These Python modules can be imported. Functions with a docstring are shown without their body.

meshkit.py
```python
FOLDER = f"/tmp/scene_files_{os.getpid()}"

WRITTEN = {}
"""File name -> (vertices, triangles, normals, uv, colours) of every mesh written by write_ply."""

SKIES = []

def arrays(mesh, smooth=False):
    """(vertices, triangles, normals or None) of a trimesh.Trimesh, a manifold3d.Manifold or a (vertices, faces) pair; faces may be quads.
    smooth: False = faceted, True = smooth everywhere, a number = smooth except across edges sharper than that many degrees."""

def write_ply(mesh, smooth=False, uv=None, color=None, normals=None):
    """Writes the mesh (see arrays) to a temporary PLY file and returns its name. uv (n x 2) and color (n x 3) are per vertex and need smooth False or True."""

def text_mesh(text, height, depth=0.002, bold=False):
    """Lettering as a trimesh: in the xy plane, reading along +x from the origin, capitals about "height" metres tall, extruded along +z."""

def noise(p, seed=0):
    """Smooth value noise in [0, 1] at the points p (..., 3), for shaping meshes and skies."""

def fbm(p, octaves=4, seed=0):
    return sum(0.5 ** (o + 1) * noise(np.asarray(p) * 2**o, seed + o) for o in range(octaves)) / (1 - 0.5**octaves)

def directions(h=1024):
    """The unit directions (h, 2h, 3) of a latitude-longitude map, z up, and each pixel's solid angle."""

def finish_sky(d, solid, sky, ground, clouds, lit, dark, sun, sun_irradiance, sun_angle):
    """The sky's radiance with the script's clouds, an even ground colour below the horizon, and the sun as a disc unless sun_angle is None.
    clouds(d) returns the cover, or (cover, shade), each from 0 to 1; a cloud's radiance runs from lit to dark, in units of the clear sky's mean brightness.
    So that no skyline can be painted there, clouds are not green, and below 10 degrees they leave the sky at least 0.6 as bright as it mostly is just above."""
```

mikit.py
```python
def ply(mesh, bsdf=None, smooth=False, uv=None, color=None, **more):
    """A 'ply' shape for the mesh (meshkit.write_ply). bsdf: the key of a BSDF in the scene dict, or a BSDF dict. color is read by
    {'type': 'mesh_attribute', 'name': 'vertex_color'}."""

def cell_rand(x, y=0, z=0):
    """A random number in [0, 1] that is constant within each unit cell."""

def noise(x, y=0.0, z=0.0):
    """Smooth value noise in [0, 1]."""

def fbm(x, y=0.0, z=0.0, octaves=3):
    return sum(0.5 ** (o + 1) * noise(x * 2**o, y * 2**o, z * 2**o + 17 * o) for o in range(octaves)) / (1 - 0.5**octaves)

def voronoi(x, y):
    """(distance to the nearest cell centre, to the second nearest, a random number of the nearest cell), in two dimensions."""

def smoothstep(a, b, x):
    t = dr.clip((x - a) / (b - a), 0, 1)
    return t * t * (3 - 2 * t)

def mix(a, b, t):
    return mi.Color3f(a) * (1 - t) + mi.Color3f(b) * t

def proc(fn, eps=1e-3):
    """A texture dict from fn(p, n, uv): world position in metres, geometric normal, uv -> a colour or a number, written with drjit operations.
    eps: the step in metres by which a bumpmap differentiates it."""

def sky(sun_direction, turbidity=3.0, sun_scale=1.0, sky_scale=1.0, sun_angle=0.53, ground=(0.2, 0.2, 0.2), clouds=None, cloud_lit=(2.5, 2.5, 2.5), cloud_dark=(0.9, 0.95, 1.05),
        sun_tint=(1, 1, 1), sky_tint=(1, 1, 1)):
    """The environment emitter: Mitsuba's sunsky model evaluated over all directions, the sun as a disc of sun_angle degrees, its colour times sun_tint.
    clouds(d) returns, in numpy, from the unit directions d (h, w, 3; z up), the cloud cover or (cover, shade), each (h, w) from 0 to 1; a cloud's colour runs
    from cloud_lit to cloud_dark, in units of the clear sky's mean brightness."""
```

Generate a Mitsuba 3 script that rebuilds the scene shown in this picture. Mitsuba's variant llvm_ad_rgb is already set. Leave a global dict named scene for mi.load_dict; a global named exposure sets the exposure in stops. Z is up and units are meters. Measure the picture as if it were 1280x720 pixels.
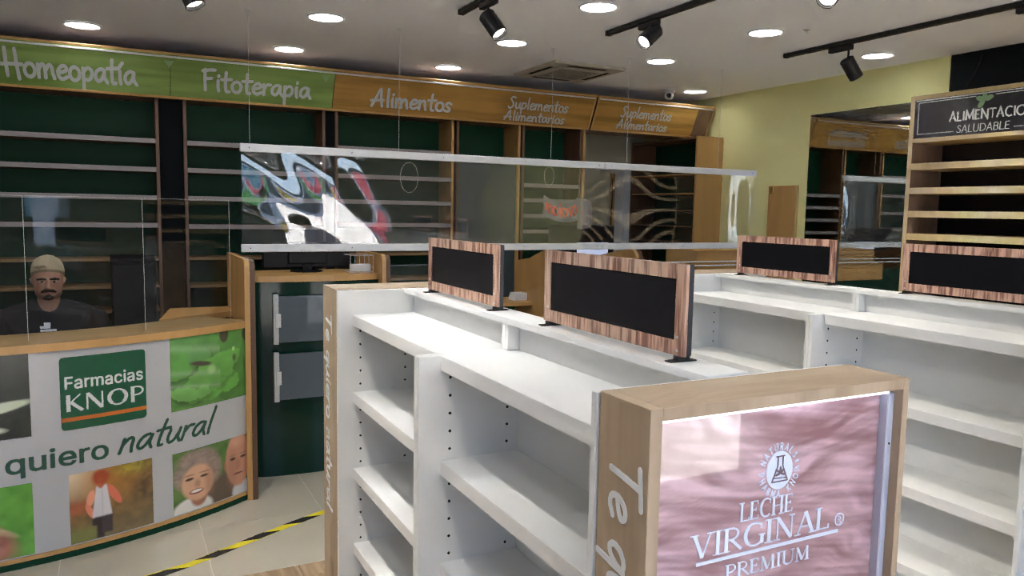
import math, random
import numpy as np
import trimesh, manifold3d as m3, shapely
from shapely.geometry import LineString, Polygon, MultiPolygon
from shapely.ops import unary_union
import drjit as dr
import mitsuba as mi
import mikit, meshkit
from mikit import proc, noise, fbm, mix, smoothstep, cell_rand

random.seed(7)
rng = np.random.default_rng(7)
T = mi.ScalarTransform4f
PI = math.pi
scene, labels = {}, {}

# ------------------------------------------------------------------ camera, sky, exposure
EYE = [0.0, 0.0, 1.6]
FWD = [0.45459637, 0.88521625, -0.09866273]
UP = [0.02897163, 0.09601595, 0.99495808]
scene['camera'] = {'type': 'perspective', 'fov': 2 * math.degrees(math.atan(640 / 968.1)), 'fov_axis': 'x', 'near_clip': 0.02, 'far_clip': 500.0,
                   'to_world': T().look_at(origin=EYE, target=[EYE[k] + FWD[k] for k in range(3)], up=UP)}
scene['sky'] = mikit.sky((0.75, -0.13, 0.9), turbidity=4.0, sun_scale=21.0, sky_scale=13.5, sky_tint=(1.0, 0.99, 0.98), sun_tint=(0.88, 0.98, 1.14))
exposure = 0.24
LAMP = 25.5          # radiance of the ceiling downlights
SPOT = 5.5           # intensity of the track spots
LAMP_RGB = (0.95, 0.985, 1.0)

# ------------------------------------------------------------------ materials
def rgb(*c):
    return {'type': 'rgb', 'value': [float(x) for x in c]}

def s2l(r, g, b):
    return tuple(((x / 255 + 0.055) / 1.055) ** 2.4 if x > 10 else x / 255 / 12.92 for x in (r, g, b))

def mat(name, color, rough=0.5, spec=0.5, metal=0.0, **kw):
    c = color if isinstance(color, dict) else rgb(*color)
    scene[name] = {'type': 'twosided', 'bsdf': {'type': 'principled', 'base_color': c, 'roughness': rough, 'specular': spec, 'metallic': metal, **kw}}
    return name

def wood(light, dark, f=55.0, along=1.6):
    def fn(p, n, uv):
        top = dr.abs(n.z) > 0.6
        u = dr.select(top, p.y, p.x + p.y) * f
        w = dr.select(top, p.x, p.z) * along
        warp = noise(u * 0.05, w * 2.0, 3.0) * 6
        g = fbm(u * 0.35 + warp, w, 5.0, octaves=4)
        fine = noise(u * 3.0, w * 5.0, 9.0)
        t = smoothstep(0.3, 0.72, g) * 0.75 + fine * 0.25
        knots = noise(u * 0.09 + 11, w * 3.2, 21.0)
        return mix(light, dark, t) * (1 - 0.25 * smoothstep(0.83, 0.93, knots))
    return proc(fn)

OAK_L, OAK_D = (0.37, 0.287, 0.205), (0.28, 0.205, 0.138)
mat('oak', wood(OAK_L, OAK_D), 0.5, 0.35)
mat('pine', wood((0.50, 0.365, 0.175), (0.42, 0.295, 0.13), 50, 1.2), 0.45, 0.35)
mat('brown_board', wood((0.19, 0.13, 0.095), (0.15, 0.10, 0.07), 40, 0.8), 0.45, 0.3)
mat('counter_shaded_tan', wood((0.30, 0.205, 0.10), (0.26, 0.17, 0.08), 40, 0.8), 0.3, 0.4)  # darker tan: the dim shade on the counter top is put into this colour
mat('beech', wood((0.53, 0.31, 0.12), (0.46, 0.26, 0.095), 40, 0.8), 0.35, 0.45)
mat('walnut', wood((0.12, 0.066, 0.041), (0.09, 0.046, 0.028), 40, 0.8), 0.4, 0.4)

def zebra_fn(p, n, uv):
    top = dr.abs(n.z) > 0.6
    u = dr.select(top, p.y, p.y + p.x) * 150.0
    w = p.z * 9.0
    g = noise(u * 0.55, w * 1.2, 2.0) * 0.6 + noise(u * 1.6, w * 2.5, 7.0) * 0.4
    return mix((0.50, 0.32, 0.245), (0.17, 0.075, 0.055), smoothstep(0.25, 0.8, g))
mat('dull_tan', (0.20, 0.13, 0.065), 0.5, 0.2)
mat('zebrano', proc(zebra_fn), 0.5, 0.3)

WHITE = (0.70, 0.705, 0.695)
mat('white_laminate', WHITE, 0.38, 0.45)
mat('white_paint', (0.74, 0.75, 0.76), 0.4, 0.4)
mat('white_print', (0.52, 0.525, 0.545), 0.22, 0.5)
mat('rail_white', (0.74, 0.76, 0.80), 0.35, 0.5)
mat('edge_strip', (0.23, 0.21, 0.212), 0.4, 0.4)
mat('ceiling_paint', (0.90, 0.91, 0.935), 0.9, 0.1)
mat('yellow_paint', (0.82, 0.795, 0.40), 0.75, 0.2)
mat('beige_paint', (0.66, 0.62, 0.47), 0.75, 0.2)
mat('grey_paint', (0.45, 0.45, 0.44), 0.7, 0.2)
mat('black_board', (0.0045, 0.0045, 0.006), 0.5, 0.06)
mat('black_plastic', (0.006, 0.006, 0.0075), 0.4, 0.2)
mat('black_metal', (0.006, 0.006, 0.0075), 0.42, 0.22)
mat('charcoal', (0.02, 0.021, 0.026), 0.6, 0.3)
mat('navy_dark', (0.004, 0.0055, 0.007), 0.6, 0.05)
mat('sign_black', (0.008, 0.007, 0.009), 0.2, 0.22)
mat('green_laminate', (0.0045, 0.038, 0.020), 0.45, 0.12)
mat('green_gloss', (0.003, 0.026, 0.018), 0.12, 0.22)
mat('cover_grey', (0.05, 0.068, 0.08), 0.3, 0.4)
mat('lettering_white', (0.66, 0.67, 0.68), 0.5, 0.3)
mat('lettering_grey', (0.52, 0.54, 0.55), 0.5, 0.3)
mat('lettering_green', (0.022, 0.075, 0.05), 0.4, 0.4)
mat('chalk_white', (0.72, 0.72, 0.70), 0.6, 0.2)
mat('logo_green', (0.012, 0.085, 0.042), 0.2, 0.5)
mat('orange_print', (0.55, 0.15, 0.03), 0.3, 0.5)
mat('leaf_print', (0.20, 0.30, 0.16), 0.6, 0.2)
mat('poster_letter', (0.72, 0.80, 0.93), 0.5, 0.3)
mat('poster_ink', (0.13, 0.09, 0.12), 0.5, 0.3)
mat('steel', (0.62, 0.62, 0.64), 0.3, 0.5, metal=0.9)
mat('aluminium', (0.66, 0.68, 0.73), 0.38, 0.5, metal=0.7)
mat('profile_grey', (0.40, 0.43, 0.53), 0.5, 0.3)
mat('wire_clear', (0.6, 0.6, 0.58), 0.3, 0.5)
mat('hole_dark', (0.012, 0.012, 0.012), 0.9, 0.0)
mat('tape_yellow', (0.62, 0.52, 0.03), 0.4, 0.4)
mat('tape_black', (0.012, 0.012, 0.012), 0.4, 0.4)
mat('skin', (0.25, 0.135, 0.093), 0.5, 0.35)
mat('hair_dark', (0.018, 0.012, 0.009), 0.6, 0.2)
mat('lip', (0.28, 0.11, 0.085), 0.45, 0.3)
mat('eye_white', (0.26, 0.23, 0.21), 0.3, 0.5)
mat('cap_beige', (0.29, 0.245, 0.165), 0.85, 0.1)
mat('cap_brown', (0.16, 0.12, 0.08), 0.85, 0.1)
mat('shirt_black', (0.010, 0.011, 0.014), 0.85, 0.15)
mat('denim_dark', (0.025, 0.03, 0.05), 0.85, 0.15)
mat('brass', (0.55, 0.40, 0.16), 0.3, 0.5, metal=0.9)
mat('asphalt', (0.55, 0.55, 0.55), 0.9, 0.1)
mat('facade_white', (0.80, 0.80, 0.80), 0.8, 0.1)
mat('facade_red', (0.62, 0.13, 0.15), 0.7, 0.2)
mat('facade_yellow', (0.70, 0.45, 0.08), 0.7, 0.2)
mat('facade_dark', (0.05, 0.06, 0.07), 0.5, 0.3)
mat('facade_green', (0.10, 0.30, 0.10), 0.7, 0.2)
mat('facade_teal', (0.12, 0.25, 0.32), 0.7, 0.2)
mat('sheet_white', (0.62, 0.62, 0.66), 0.45, 0.4)
mat('sheet_red', (0.62, 0.10, 0.06), 0.5, 0.3)
mat('vent_dark', (0.08, 0.075, 0.065), 0.7, 0.2)
mat('vent_beige', (0.50, 0.47, 0.41), 0.6, 0.2)

def tile_fn(p, n, uv):
    i, j = dr.floor((p.x + 8.26) / 0.6), dr.floor((p.y + 8.6) / 0.6)
    t = cell_rand(i, j, 3) * 0.35 + fbm(p.x * 3, p.y * 3, 1.0) * 0.65
    return mix((0.44, 0.41, 0.345), (0.37, 0.345, 0.285), t)
scene['floor_tile'] = {'type': 'principled', 'base_color': proc(tile_fn), 'roughness': 0.14, 'specular': 0.5}
mat('tile_grout', (0.55, 0.53, 0.48), 0.7, 0.2)

def plank_fn(p, n, uv):
    j = dr.floor((p.x + 9.0) / 0.19)
    off = cell_rand(j, 1, 5) * 1.2
    i = dr.floor((p.y + 9.0 + off) / 1.2)
    g = fbm(p.x * 26 + 9 * cell_rand(i, j, 2), p.y * 1.7 + 40 * cell_rand(i, j, 7), 4.0, octaves=4)
    return mix((0.37, 0.27, 0.175), (0.235, 0.165, 0.10), smoothstep(0.3, 0.7, g)) * (0.88 + 0.24 * cell_rand(i, j, 4))
scene['wood_plank'] = {'type': 'principled', 'base_color': proc(plank_fn), 'roughness': 0.35, 'specular': 0.4}

def fascia_wood_fn(p, n, uv):
    g = fbm(p.x * 1.3, p.z * 26, 8.0, octaves=4)
    blot = noise(p.x * 2.3, p.z * 5, 14.0)
    return mix((0.47, 0.26, 0.065), (0.28, 0.145, 0.032), smoothstep(0.28, 0.72, g * 0.65 + blot * 0.35))
scene['fascia_wood'] = {'type': 'twosided', 'bsdf': {'type': 'principled', 'base_color': proc(fascia_wood_fn), 'roughness': 0.2, 'specular': 0.45}}

def fascia_green_fn(p, n, uv):
    g = fbm(p.x * 2.2, p.z * 22, 3.0, octaves=4)
    blot = noise(p.x * 2.6, p.z * 6, 5.0)
    return mix((0.235, 0.35, 0.10), (0.125, 0.20, 0.045), smoothstep(0.25, 0.75, g * 0.6 + blot * 0.4))
scene['fascia_green'] = {'type': 'twosided', 'bsdf': {'type': 'principled', 'base_color': proc(fascia_green_fn), 'roughness': 0.22, 'specular': 0.45}}

scene['photo_print'] = {'type': 'twosided', 'bsdf': {'type': 'principled', 'base_color': {'type': 'mesh_attribute', 'name': 'vertex_color'}, 'roughness': 0.22, 'specular': 0.5}}
scene['clear_sheet'] = {'type': 'thindielectric', 'int_ior': 1.49, 'ext_ior': 1.0}
scene['film_sheet'] = {'type': 'thindielectric', 'int_ior': 1.9, 'ext_ior': 1.0}
scene['milky_sheet'] = {'type': 'blendbsdf', 'weight': 0.5, 'bsdf_0': {'type': 'thindielectric', 'int_ior': 1.49}, 'bsdf_1': {'type': 'twosided', 'bsdf': {'type': 'diffuse', 'reflectance': rgb(0.16, 0.20, 0.24)}}}
scene['film_print'] = {'type': 'blendbsdf', 'weight': 0.55, 'bsdf_0': {'type': 'thindielectric', 'int_ior': 1.49}, 'bsdf_1': {'type': 'twosided', 'bsdf': {'type': 'diffuse', 'reflectance': rgb(0.34, 0.32, 0.34)}}}
scene['mirror_glass'] = {'type': 'twosided', 'bsdf': {'type': 'conductor', 'material': 'none', 'specular_reflectance': rgb(0.80, 0.84, 0.82)}}
scene['lamp_face'] = {'type': 'diffuse', 'reflectance': rgb(0.8, 0.8, 0.8)}

# ------------------------------------------------------------------ helpers
def box(x0, x1, y0, y1, z0, z1, c=0.0012):
    """A box with chamfered edges (24 vertices)."""
    lo, hi = np.array([min(x0, x1), min(y0, y1), min(z0, z1)]), np.array([max(x0, x1), max(y0, y1), max(z0, z1)])
    c = min(c, (hi - lo).min() * 0.3)
    if c <= 1e-5:
        return trimesh.creation.box(bounds=[lo, hi])
    pts = []
    for k in range(3):
        for s in np.ndindex(2, 2, 2):
            q = np.where(s, hi, lo).astype(float)
            for a in range(3):
                if a != k:
                    q[a] += c if s[a] == 0 else -c
            pts.append(q)
    return trimesh.convex.convex_hull(np.array(pts))

def cat(*ms):
    ms = [m for g in ms for m in (g if isinstance(g, (list, tuple)) else [g])]
    return trimesh.util.concatenate(ms)

def tube(points, r, n=8, closed=False):
    """A round rod along the points."""
    P = np.asarray(points, float)
    k = len(P)
    t = np.gradient(P, axis=0) if not closed else np.roll(P, -1, 0) - np.roll(P, 1, 0)
    t /= np.linalg.norm(t, axis=1, keepdims=True) + 1e-12
    ref = np.array([0, 0, 1.0]) if abs(t[:, 2]).mean() < 0.8 else np.array([1.0, 0, 0])
    a = np.cross(t, ref); a /= np.linalg.norm(a, axis=1, keepdims=True) + 1e-12
    b = np.cross(t, a)
    rr = np.broadcast_to(np.asarray(r, float), (k,))
    ang = np.arange(n) * 2 * PI / n
    V = (P[:, None] + rr[:, None, None] * (np.cos(ang)[None, :, None] * a[:, None] + np.sin(ang)[None, :, None] * b[:, None])).reshape(-1, 3)
    F = []
    for i in range(k if closed else k - 1):
        j = (i + 1) % k
        for q in range(n):
            w = (q + 1) % n
            F += [[i * n + q, i * n + w, j * n + w], [i * n + q, j * n + w, j * n + q]]
    if not closed:
        V = np.vstack([V, P[:1], P[-1:]])
        for q in range(n):
            w = (q + 1) % n
            F += [[k * n, w, q], [k * n + 1, (k - 1) * n + q, (k - 1) * n + w]]
    m = trimesh.Trimesh(V, np.array(F), process=False)
    m.fix_normals()
    return m

def lathe(profile, center=(0, 0, 0), axis=(0, 0, 1), n=32):
    m = trimesh.creation.revolve(np.array(profile, float), sections=n)
    M = trimesh.geometry.align_vectors([0, 0, 1], np.array(axis, float) / np.linalg.norm(axis))
    M[:3, 3] = center
    m.apply_transform(M)
    m.fix_normals()
    return m

def prism_y(poly_xz, y0, y1):
    """Polygon in (x, z) extruded along y."""
    m = trimesh.creation.extrude_polygon(Polygon(poly_xz), y1 - y0, engine='earcut')
    v = m.vertices.copy()
    m.vertices = np.stack([v[:, 0], y0 + v[:, 2], v[:, 1]], 1)
    m.fix_normals()
    return m

def prism_x(poly_yz, x0, x1):
    m = trimesh.creation.extrude_polygon(Polygon(poly_yz), x1 - x0, engine='earcut')
    v = m.vertices.copy()
    m.vertices = np.stack([x0 + v[:, 2], v[:, 0], v[:, 1]], 1)
    m.fix_normals()
    return m

def prism_z(poly, z0, z1):
    m = trimesh.creation.extrude_polygon(poly if not isinstance(poly, (list, np.ndarray)) else Polygon(poly), z1 - z0, engine='earcut')
    m.apply_translation([0, 0, z0])
    return m

used_keys = {}
def numbered(name):
    n = used_keys.get(name, 0)
    used_keys[name] = n + 1
    return name if n == 0 else f'{name}_{n:03d}'

def thing(name, label, category, group=None):
    key = numbered(name)
    labels[key] = {'label': label, 'category': category}
    if group:
        labels[key]['group'] = group
    return key

def part(parent, name, mesh, bsdf, label=None, kind=None, smooth=False, **kw):
    key = numbered(f'{parent}__{name}')
    scene[key] = mikit.ply(mesh, bsdf, smooth=smooth, **kw)
    if label or kind:
        labels[key] = {k: v for k, v in (('label', label), ('kind', kind)) if v}
    return key

def one(name, mesh, bsdf, label, category, group=None, smooth=False, **kw):
    key = thing(name, label, category, group)
    scene[key] = mikit.ply(mesh, bsdf, smooth=smooth, **kw)
    return key

def struct(name, mesh, bsdf, label=None, smooth=False):
    scene[name] = mikit.ply(mesh, bsdf, smooth=smooth)
    labels[name] = {'kind': 'structure'}
    if label:
        labels[name]['label'] = label
    return name

# ------------------------------------------------------------------ lettering (a stroke font of our own)
def arc(cx, cy, rx, ry, a0, a1, n=14):
    return [(cx + rx * math.cos(math.radians(a0 + (a1 - a0) * k / n)), cy + ry * math.sin(math.radians(a0 + (a1 - a0) * k / n))) for k in range(n + 1)]

HAND = {  # handwriting: advance, strokes; capitals 1 high, small letters 0.52 high
    'H': (0.80, [[(.1, 1.02), (.12, .5), (.16, -.02)], [(.5, 1.0), (.54, .5), (.62, -.12)], [(-.08, .40), (.3, .43), (.76, .44)]]),
    'F': (0.62, [[(.12, .98), (.12, .5), (.15, 0)], [(.02, .9), (.3, .97), (.56, .99)], [(.12, .55), (.42, .58)]]),
    'A': (0.78, [[(.02, -.02), (.22, .45), (.44, .98), (.5, .5), (.6, .0)], [(-.02, .3), (.3, .33), (.62, .36)]]),
    'S': (0.62, [[(.55, .88), (.42, .99), (.22, .93), (.14, .78), (.25, .62), (.42, .48), (.46, .28), (.34, .06), (.14, .0), (.0, .12)]]),
    'T': (0.66, [[(.0, .93), (.3, .97), (.66, 1.0)], [(.34, .97), (.31, .5), (.3, 0)]]),
    'a': (0.58, [[(.44, .46), (.28, .52), (.1, .4), (.05, .18), (.16, .03), (.32, .12), (.44, .44)], [(.44, .48), (.44, .2), (.56, .0)]]),
    'e': (0.50, [[(.06, .24), (.26, .28), (.42, .38), (.36, .51), (.2, .5), (.07, .3), (.1, .08), (.26, .0), (.46, .1)]]),
    'i': (0.26, [[(.1, .5), (.1, .2), (.14, .0)], [(.12, .70), (.13, .74)]]),
    'í': (0.28, [[(.1, .5), (.1, .2), (.14, .0)], [(.08, .66), (.22, .84)]]),
    'l': (0.26, [[(.1, 1.0), (.1, .4), (.14, .0)]]),
    'm': (0.82, [[(.06, .5), (.08, .25), (.08, 0)], [(.08, .28), (.2, .5), (.32, .46), (.36, .2), (.36, .0)], [(.36, .26), (.5, .5), (.62, .44), (.66, .2), (.72, .0)]]),
    'n': (0.56, [[(.06, .5), (.08, .25), (.08, 0)], [(.08, .28), (.22, .5), (.36, .46), (.4, .2), (.46, .0)]]),
    'o': (0.54, [arc(.26, .25, .21, .26, 100, 470)]),
    'p': (0.56, [[(.08, .5), (.09, .1), (.1, -.38)], [(.09, .3), (.22, .5), (.4, .48), (.46, .28), (.34, .06), (.1, .06)]]),
    'q': (0.56, [[(.44, .46), (.28, .52), (.1, .4), (.05, .18), (.16, .03), (.32, .12), (.44, .44)], [(.44, .5), (.44, .1), (.42, -.4)]]),
    'r': (0.42, [[(.06, .5), (.08, .25), (.08, 0)], [(.08, .28), (.2, .48), (.38, .5)]]),
    's': (0.44, [[(.38, .44), (.24, .52), (.1, .44), (.14, .3), (.3, .2), (.32, .06), (.16, .0), (.0, .08)]]),
    't': (0.44, [[(.2, .92), (.18, .4), (.22, .02), (.36, .0)], [(.0, .56), (.2, .58), (.44, .6)]]),
    'u': (0.56, [[(.06, .5), (.06, .2), (.16, .02), (.32, .08), (.42, .36)], [(.43, .5), (.43, .2), (.54, .0)]]),
    ' ': (0.40, []),
}
def _serif_set():
    W, N = 0.13, 0.045          # thick and thin
    s = lambda x, y, w=0.2: ([(x - w / 2, y), (x + w / 2, y)], N)
    L = {}
    L['L'] = (0.62, [([(.12, 0), (.12, 1)], W), s(.12, 1, .3), ([(.0, .02), (.56, .02), (.58, .2)], N)])
    L['E'] = (0.62, [([(.12, 0), (.12, 1)], W), ([(.0, .02), (.52, .02), (.55, .2)], N), ([(.0, .98), (.5, .98), (.52, .8)], N), ([(.12, .52), (.42, .52)], N), ([(.42, .42), (.42, .62)], N)])
    L['C'] = (0.78, [(arc(.45, .5, .38, .5, 50, 310), .08), ([(.7, .7), (.7, .95)], N), (arc(.45, .5, .36, .48, 130, 230), W)])
    L['H'] = (0.84, [([(.14, 0), (.14, 1)], W), ([(.66, 0), (.66, 1)], W), ([(.14, .5), (.66, .5)], N), s(.14, 0, .3), s(.14, 1, .3), s(.66, 0, .3), s(.66, 1, .3)])
    L['V'] = (0.80, [([(.1, 1), (.4, 0)], W), ([(.4, 0), (.68, 1)], N), s(.1, 1, .3), s(.68, 1, .24)])
    L['I'] = (0.36, [([(.16, 0), (.16, 1)], W), s(.16, 0, .32), s(.16, 1, .32)])
    L['R'] = (0.76, [([(.12, 0), (.12, 1)], W), s(.12, 0, .3), ([(.0, .98), (.3, .98)] + arc(.32, .74, .24, .24, 90, -90) + [(.12, .5)], .07), ([(.3, .5), (.7, .0)], .11)])
    L['G'] = (0.86, [(arc(.45, .5, .38, .5, 50, 330), .08), (arc(.45, .5, .36, .48, 130, 230), W), ([(.74, .05), (.74, .42)], W), s(.74, .43, .26), ([(.7, .7), (.7, .95)], N)])
    L['N'] = (0.90, [([(.14, 0), (.14, 1)], N), ([(.14, 1), (.7, .0)], W), ([(.72, 0), (.72, 1)], N), s(.14, 0, .24), s(.08, 1, .2), s(.72, 1, .24)])
    L['A'] = (0.84, [([(.08, 0), (.4, 1)], N), ([(.4, 1), (.72, 0)], W), ([(.2, .34), (.58, .34)], N), s(.08, 0, .24), s(.72, 0, .3)])
    L['P'] = (0.70, [([(.12, 0), (.12, 1)], W), s(.12, 0, .3), ([(.0, .98), (.3, .98)] + arc(.32, .72, .26, .26, 90, -90) + [(.12, .46)], .07)])
    L['M'] = (1.02, [([(.14, 0), (.16, 1)], N), ([(.16, 1), (.48, .05)], W), ([(.48, .05), (.8, 1)], N), ([(.82, 0), (.8, 1)], W), s(.14, 0, .24), s(.82, 0, .3)])
    L['U'] = (0.86, [([(.14, 1), (.14, .3)] + arc(.41, .3, .27, .3, 180, 270), W), (arc(.41, .3, .29, .3, 270, 360) + [(.70, 1)], N), s(.14, 1, .3), s(.70, 1, .24)])
    L['K'] = (0.80, [([(.14, 0), (.14, 1)], .17), ([(.16, .46), (.64, 1)], .075), ([(.26, .54), (.72, .0)], .17)])
    L['O'] = (1.02, [(arc(.48, .5, .40, .47, 0, 360), .10), (arc(.48, .5, .38, .44, 130, 230), .17), (arc(.48, .5, .38, .44, -50, 50), .17)])
    L[' '] = (0.4, [])
    return L
SERIF = _serif_set()
FLARE = dict(SERIF)     # stressed but without serifs
FLARE['N'] = (0.96, [([(.12, 0), (.12, 1)], .08), ([(.14, .98), (.74, .02)], .17), ([(.76, 0), (.76, 1)], .08)])
FLARE['P'] = (0.76, [([(.14, 0), (.14, 1)], .17), ([(.1, .95), (.3, .95)] + arc(.34, .70, .28, .25, 90, -90) + [(.14, .45)], .10)])
SANS = {k: (a, [(p, .085) for p in st]) for k, (a, st) in {
    'A': (0.72, [[(.04, 0), (.34, 1), (.64, 0)], [(.14, .34), (.54, .34)]]), 'L': (0.56, [[(.1, 1), (.1, .04), (.5, .04)]]), 'I': (0.26, [[(.12, 0), (.12, 1)]]),
    'M': (0.86, [[(.08, 0), (.12, 1), (.42, .2), (.72, 1), (.76, 0)]]), 'E': (0.58, [[(.5, .96), (.1, .96), (.1, .04), (.5, .04)], [(.1, .52), (.44, .52)]]),
    'N': (0.78, [[(.1, 0), (.1, 1), (.64, 0), (.64, 1)]]), 'T': (0.64, [[(.0, .96), (.6, .96)], [(.3, .96), (.3, 0)]]), 'C': (0.74, [arc(.42, .5, .34, .48, 50, 310)]),
    'O': (0.86, [arc(.41, .5, .36, .48, 0, 360)]), 'S': (0.56, [[(.46, .84), (.32, .97), (.14, .92), (.1, .74), (.26, .55), (.42, .42), (.46, .22), (.32, .04), (.12, .06), (.04, .18)]]),
    'U': (0.74, [[(.1, 1), (.1, .3)] + arc(.35, .28, .25, .26, 180, 360) + [(.6, 1)]]), 'D': (0.76, [[(.1, .04), (.1, .96), (.3, .96)] + arc(.3, .5, .36, .46, 90, -90) + [(.1, .04)]]),
    'B': (0.64, [[(.1, .04), (.1, .96), (.3, .96)] + arc(.3, .75, .2, .21, 90, -90) + [(.1, .54), (.32, .54)] + arc(.32, .29, .22, .25, 90, -90) + [(.1, .04)]]),
    'R': (0.66, [[(.1, 0), (.1, .96), (.32, .96)] + arc(.32, .73, .22, .23, 90, -90) + [(.1, .5)], [(.3, .5), (.58, .0)]]),
    'H': (0.76, [[(.1, 0), (.1, 1)], [(.62, 0), (.62, 1)], [(.1, .5), (.62, .5)]]), 'P': (0.62, [[(.1, 0), (.1, .96), (.32, .96)] + arc(.32, .71, .24, .25, 90, -90) + [(.1, .46)]]),
    'K': (0.66, [[(.1, 0), (.1, 1)], [(.1, .4), (.58, 1)], [(.24, .55), (.6, 0)]]), '&': (0.7, [[(.6, .0), (.2, .7), (.3, .95), (.42, .75), (.1, .3), (.2, .03), (.4, .06), (.6, .4)]]),
    'Y': (0.66, [[(.02, 1), (.3, .5), (.58, 1)], [(.3, .5), (.3, 0)]]), ' ': (0.36, [])}.items()}

FLARE2 = {k: (a, [(p, 0.15 if q == 0 else 0.085) for q, (p, w) in enumerate(st)]) for k, (a, st) in SANS.items()}
def smooth_line(pts, n=4):
    p = np.array(pts, float)
    if len(p) < 3 or len(p) > 9:
        return p
    q = np.vstack([2 * p[0] - p[1], p, 2 * p[-1] - p[-2]])
    out = []
    for i in range(1, len(q) - 2):
        for t in np.arange(n) / n:
            a, b, c, d = q[i - 1], q[i], q[i + 1], q[i + 2]
            out.append(0.5 * (2 * b + (c - a) * t + (2 * a - 5 * b + 4 * c - d) * t ** 2 + (3 * b - a - 3 * c + d) * t ** 3))
    return np.array(out + [p[-1]])

def text_shape(text, font, width=None, slant=0.0, pen=0.1, round_ends=True, spacing=0.0):
    """(shapely shape, total advance): capitals 1 unit high."""
    x, shapes = 0.0, []
    for ch in text:
        adv, strokes = font[ch]
        for st in strokes:
            pts, w = st if isinstance(st, tuple) and isinstance(st[1], float) else (st, pen)
            pts = smooth_line(pts) if font is HAND else np.array(pts, float)
            pts = np.array(pts) + [x, 0]
            pts[:, 0] += pts[:, 1] * slant
            shapes.append(LineString(pts).buffer(w / 2, quad_segs=3 if round_ends else 2, cap_style='round' if round_ends else 'flat', join_style='round' if round_ends else 'mitre', mitre_limit=2))
        x += adv + spacing
    return unary_union(shapes), x

def shape_mesh(shape, depth=0.0015):
    geoms = [g for g in getattr(shape, 'geoms', [shape]) if g.area > 1e-9]
    return trimesh.util.concatenate([trimesh.creation.extrude_polygon(g.simplify(g.length * 0.0004), depth, engine='earcut') for g in geoms])

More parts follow.
